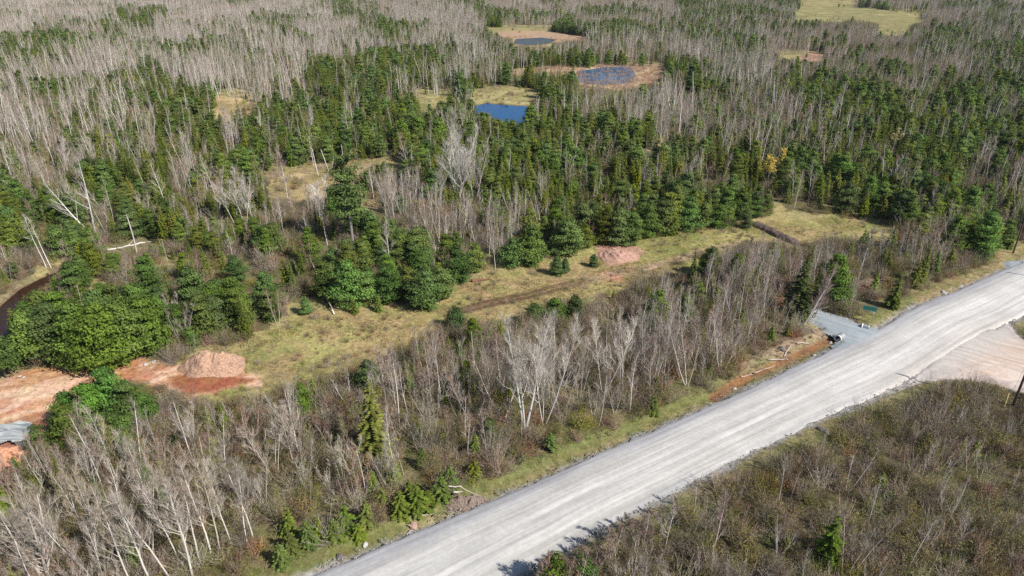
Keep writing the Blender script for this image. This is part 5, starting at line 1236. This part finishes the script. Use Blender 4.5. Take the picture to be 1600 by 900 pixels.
# ------------------------------------------------------------------ sign
def sign():
    x, y = G(1354, 502); z = float(height(np.array([x]), np.array([y]))[0])
    root = bpy.data.objects.new("road_sign", None); COL.objects.link(root); root.location = (x, y, z); root.rotation_euler = (0, 0, math.radians(-24))
    root["label"] = "green rectangular sign on two wooden posts beside the driveway"; root["category"] = "sign"
    MG = simple("green_sign_paint", (.015,.16,.11), .5, 3, .12, .05); MW = simple("post_wood", (.50,.38,.27), .85, 9, .25, .3); MWH = simple("sign_edge_white", (.55,.62,.58), .5, 3, .05, 0)
    for sx in (-.62, .62):
        b = MB(); b.box((sx, .06, .95), (.10, .10, 2.1), (.5,.4,.3)); obj("post", b.mesh("post", [MW]), root)
    b = MB(); b.box((0, -.02, 2.02), (1.75, .045, .72), (1, 1, 1)); pl = obj("board", b.mesh("board", [MG]), root)
    e = MB(); w, h = 1.75, .72
    for c, s in (((0, -.046, 2.02+h/2-.03), (w-.04, .006, .025)), ((0, -.046, 2.02-h/2+.03), (w-.04, .006, .025)), ((-w/2+.03, -.046, 2.02), (.025, .006, h-.09)), ((w/2-.03, -.046, 2.02), (.025, .006, h-.09))): e.box(c, s, (1, 1, 1))
    obj("border", e.mesh("border", [MWH]), pl)
    k = MB(); k.box((.62, -.02, 1.5), (.2, .03, .22), (1, 1, 1)); obj("number_plate", k.mesh("number_plate", [simple("plate_white", (.75,.72,.68), .6, 4, .05, 0)]), root)
sign()

# ------------------------------------------------------------------ utility poles
M_POLE = simple("pole_wood", (.085,.062,.05), .85, 5, .35, .4)
def pole(px, py, h, label, arm=True, tilt=(0, 0)):
    x, y = (px, py) if isinstance(px, float) else G(px, py); z = float(height(np.array([x]), np.array([y]))[0])
    root = bpy.data.objects.new("utility_pole", None); COL.objects.link(root); root.location = (x, y, z); root.rotation_euler = (tilt[0], tilt[1], math.radians(30))
    root["label"] = label; root["category"] = "utility pole"; root["group"] = "wooden utility poles along the road"
    b = MB(); b.tube([Vector((0, 0, -.5)), Vector((0, 0, h*.5)), Vector((0, 0, h))], [.14, .12, .09], (1, 1, 1), 12, cap=True); obj("post", b.mesh("post", [M_POLE], False), root)
    if arm:
        b = MB(); b.box((0, .13, h-.6), (.10, .10, 1.0), (1, 1, 1)); obj("bracket", b.mesh("bracket", [M_POLE]), root)
        b = MB(); b.tube([Vector((0, 0, h)), Vector((0, 0, h+.1)), Vector((0, 0, h+.28))], [.05, .08, .03], (1, 1, 1), 10, cap=True); obj("insulator", b.mesh("insulator", [simple("insulator_grey", (.4,.4,.42), .3, 5, .05, 0)]), root)
    return root
pole(1583, 633, 10.4, "dark wooden utility pole beside the dirt side road")
pole(1583, 395, 10.0, "dark wooden utility pole behind the field entrance")
pole(1547, 356, 6.0, "thin dark pole behind the broad green verge pine", arm=False, tilt=(0, .05))
tx, ty = G(1571, 425); pole(float(tx+.2146*H*.98), float(ty-.14*H*.98), 10.2, "utility pole outside the frame whose shadow crosses the road")
def guard():
    x, y = G(1569, 637); z = float(height(np.array([x]), np.array([y]))[0]); top, base = Vector((.75, 1.0, 1.9)), Vector((0, 0, -.1))
    root = bpy.data.objects.new("wire_guard", None); COL.objects.link(root); root.location = (x, y, z); root["label"] = "pale yellow guard tube on the guy wire of the roadside pole"; root["category"] = "wire guard"
    b = MB(); b.tube([base, top], [.055, .055], (1, 1, 1), 8, cap=True); obj("guard_tube", b.mesh("guard_tube", [simple("guard_yellow", (.62,.52,.22), .5, 3, .05, 0)]), root)
    px_, py_ = G(1583, 633); b = MB(); b.tube([base, Vector((px_-x, py_-y, 8.6))], [.012, .012], (.2,.2,.2), 5); obj("guy_wire", b.mesh("guy_wire", [simple("steel_wire", (.25,.25,.26), .5, 3, .05, 0)]), root)
guard()

# ------------------------------------------------------------------ slash, reddish debris and small heaps of dead brush (uncountable)
BR = [shrub(900+i, .5, .9, 120, [(.40,.31,.25), (.30,.22,.17), (.24,.17,.13)][i]).mesh("brush", [M_SHRUB]) for i in range(3)]
x, y, rng = candidates(41, .6, 20, 130); k = ((sdist(x, y, SLASH) < .4) | (dline(x, y, GP([(1300,492),(1345,503)])) < 1.0) | (sdist(x, y, grow(GP([(690,775),(710,766),(745,772),(762,786),(725,790)]), 1.0)) < .3)) & (rng.random(len(x)) < .55) & (dline(x, y, DITCH) > .8); x, y = x[k], y[k]
stuff("slash_debris", "tangled dead branches and bark beside the rusty ditch", BR, x, y, rng.uniform(.4, .9, len(x)), rng.integers(0, 3, len(x)), rng.uniform(0, 6.28, len(x)))
x, y, rng = candidates(42, .35, 12, 120); d = np.minimum(np.abs(sdist(x, y, ROAD)), np.abs(sdist(x, y, DRIVE))); k = (d < .7) & (rng.random(len(x)) < .26); x, y = x[k], y[k]
PEB = []
for i in range(3):
    rnd = random.Random(i); mb = MB(); 
    for q in range(5):
        c = Vector((rnd.uniform(-.25, .25), rnd.uniform(-.25, .25), 0)); s_ = rnd.uniform(.03, .07); cc = jit(rnd, (.30,.285,.265), .35)
        t_ = c+Vector((0, 0, s_)); ring = [c+Vector((math.cos(a)*s_, math.sin(a)*s_, -.02)) for a in (0, 1.3, 2.6, 3.9, 5.2)]
        for j in range(5): mb.tri(t_, ring[j], ring[(j+1) % 5], cc)
    PEB.append(mb.mesh("pebble", [M_BARK]))
stuff("gravel_edge", "loose grey stones along the gravel road edges", PEB, x, y, rng.uniform(.6, 1.4, len(x)), rng.integers(0, 3, len(x)), rng.uniform(0, 6.28, len(x)), None, np.full(len(x), .0))

# ------------------------------------------------------------------ air
def haze():
    m = bpy.data.materials.new("haze_air"); m.use_nodes = True; nt = m.node_tree; nt.nodes.clear()
    out = nt.nodes.new("ShaderNodeOutputMaterial"); v = nt.nodes.new("ShaderNodeVolumePrincipled")
    v.inputs["Color"].default_value = (.82,.89,1,1); v.inputs["Density"].default_value = .00007; v.inputs["Anisotropy"].default_value = .1
    nt.links.new(v.outputs[0], out.inputs["Volume"]); b = MB(); b.box((0, 0, 22.5), (10200, 10200, 55), (1, 1, 1))
    obj("haze", b.mesh("haze", [m]), kind="stuff")
haze()
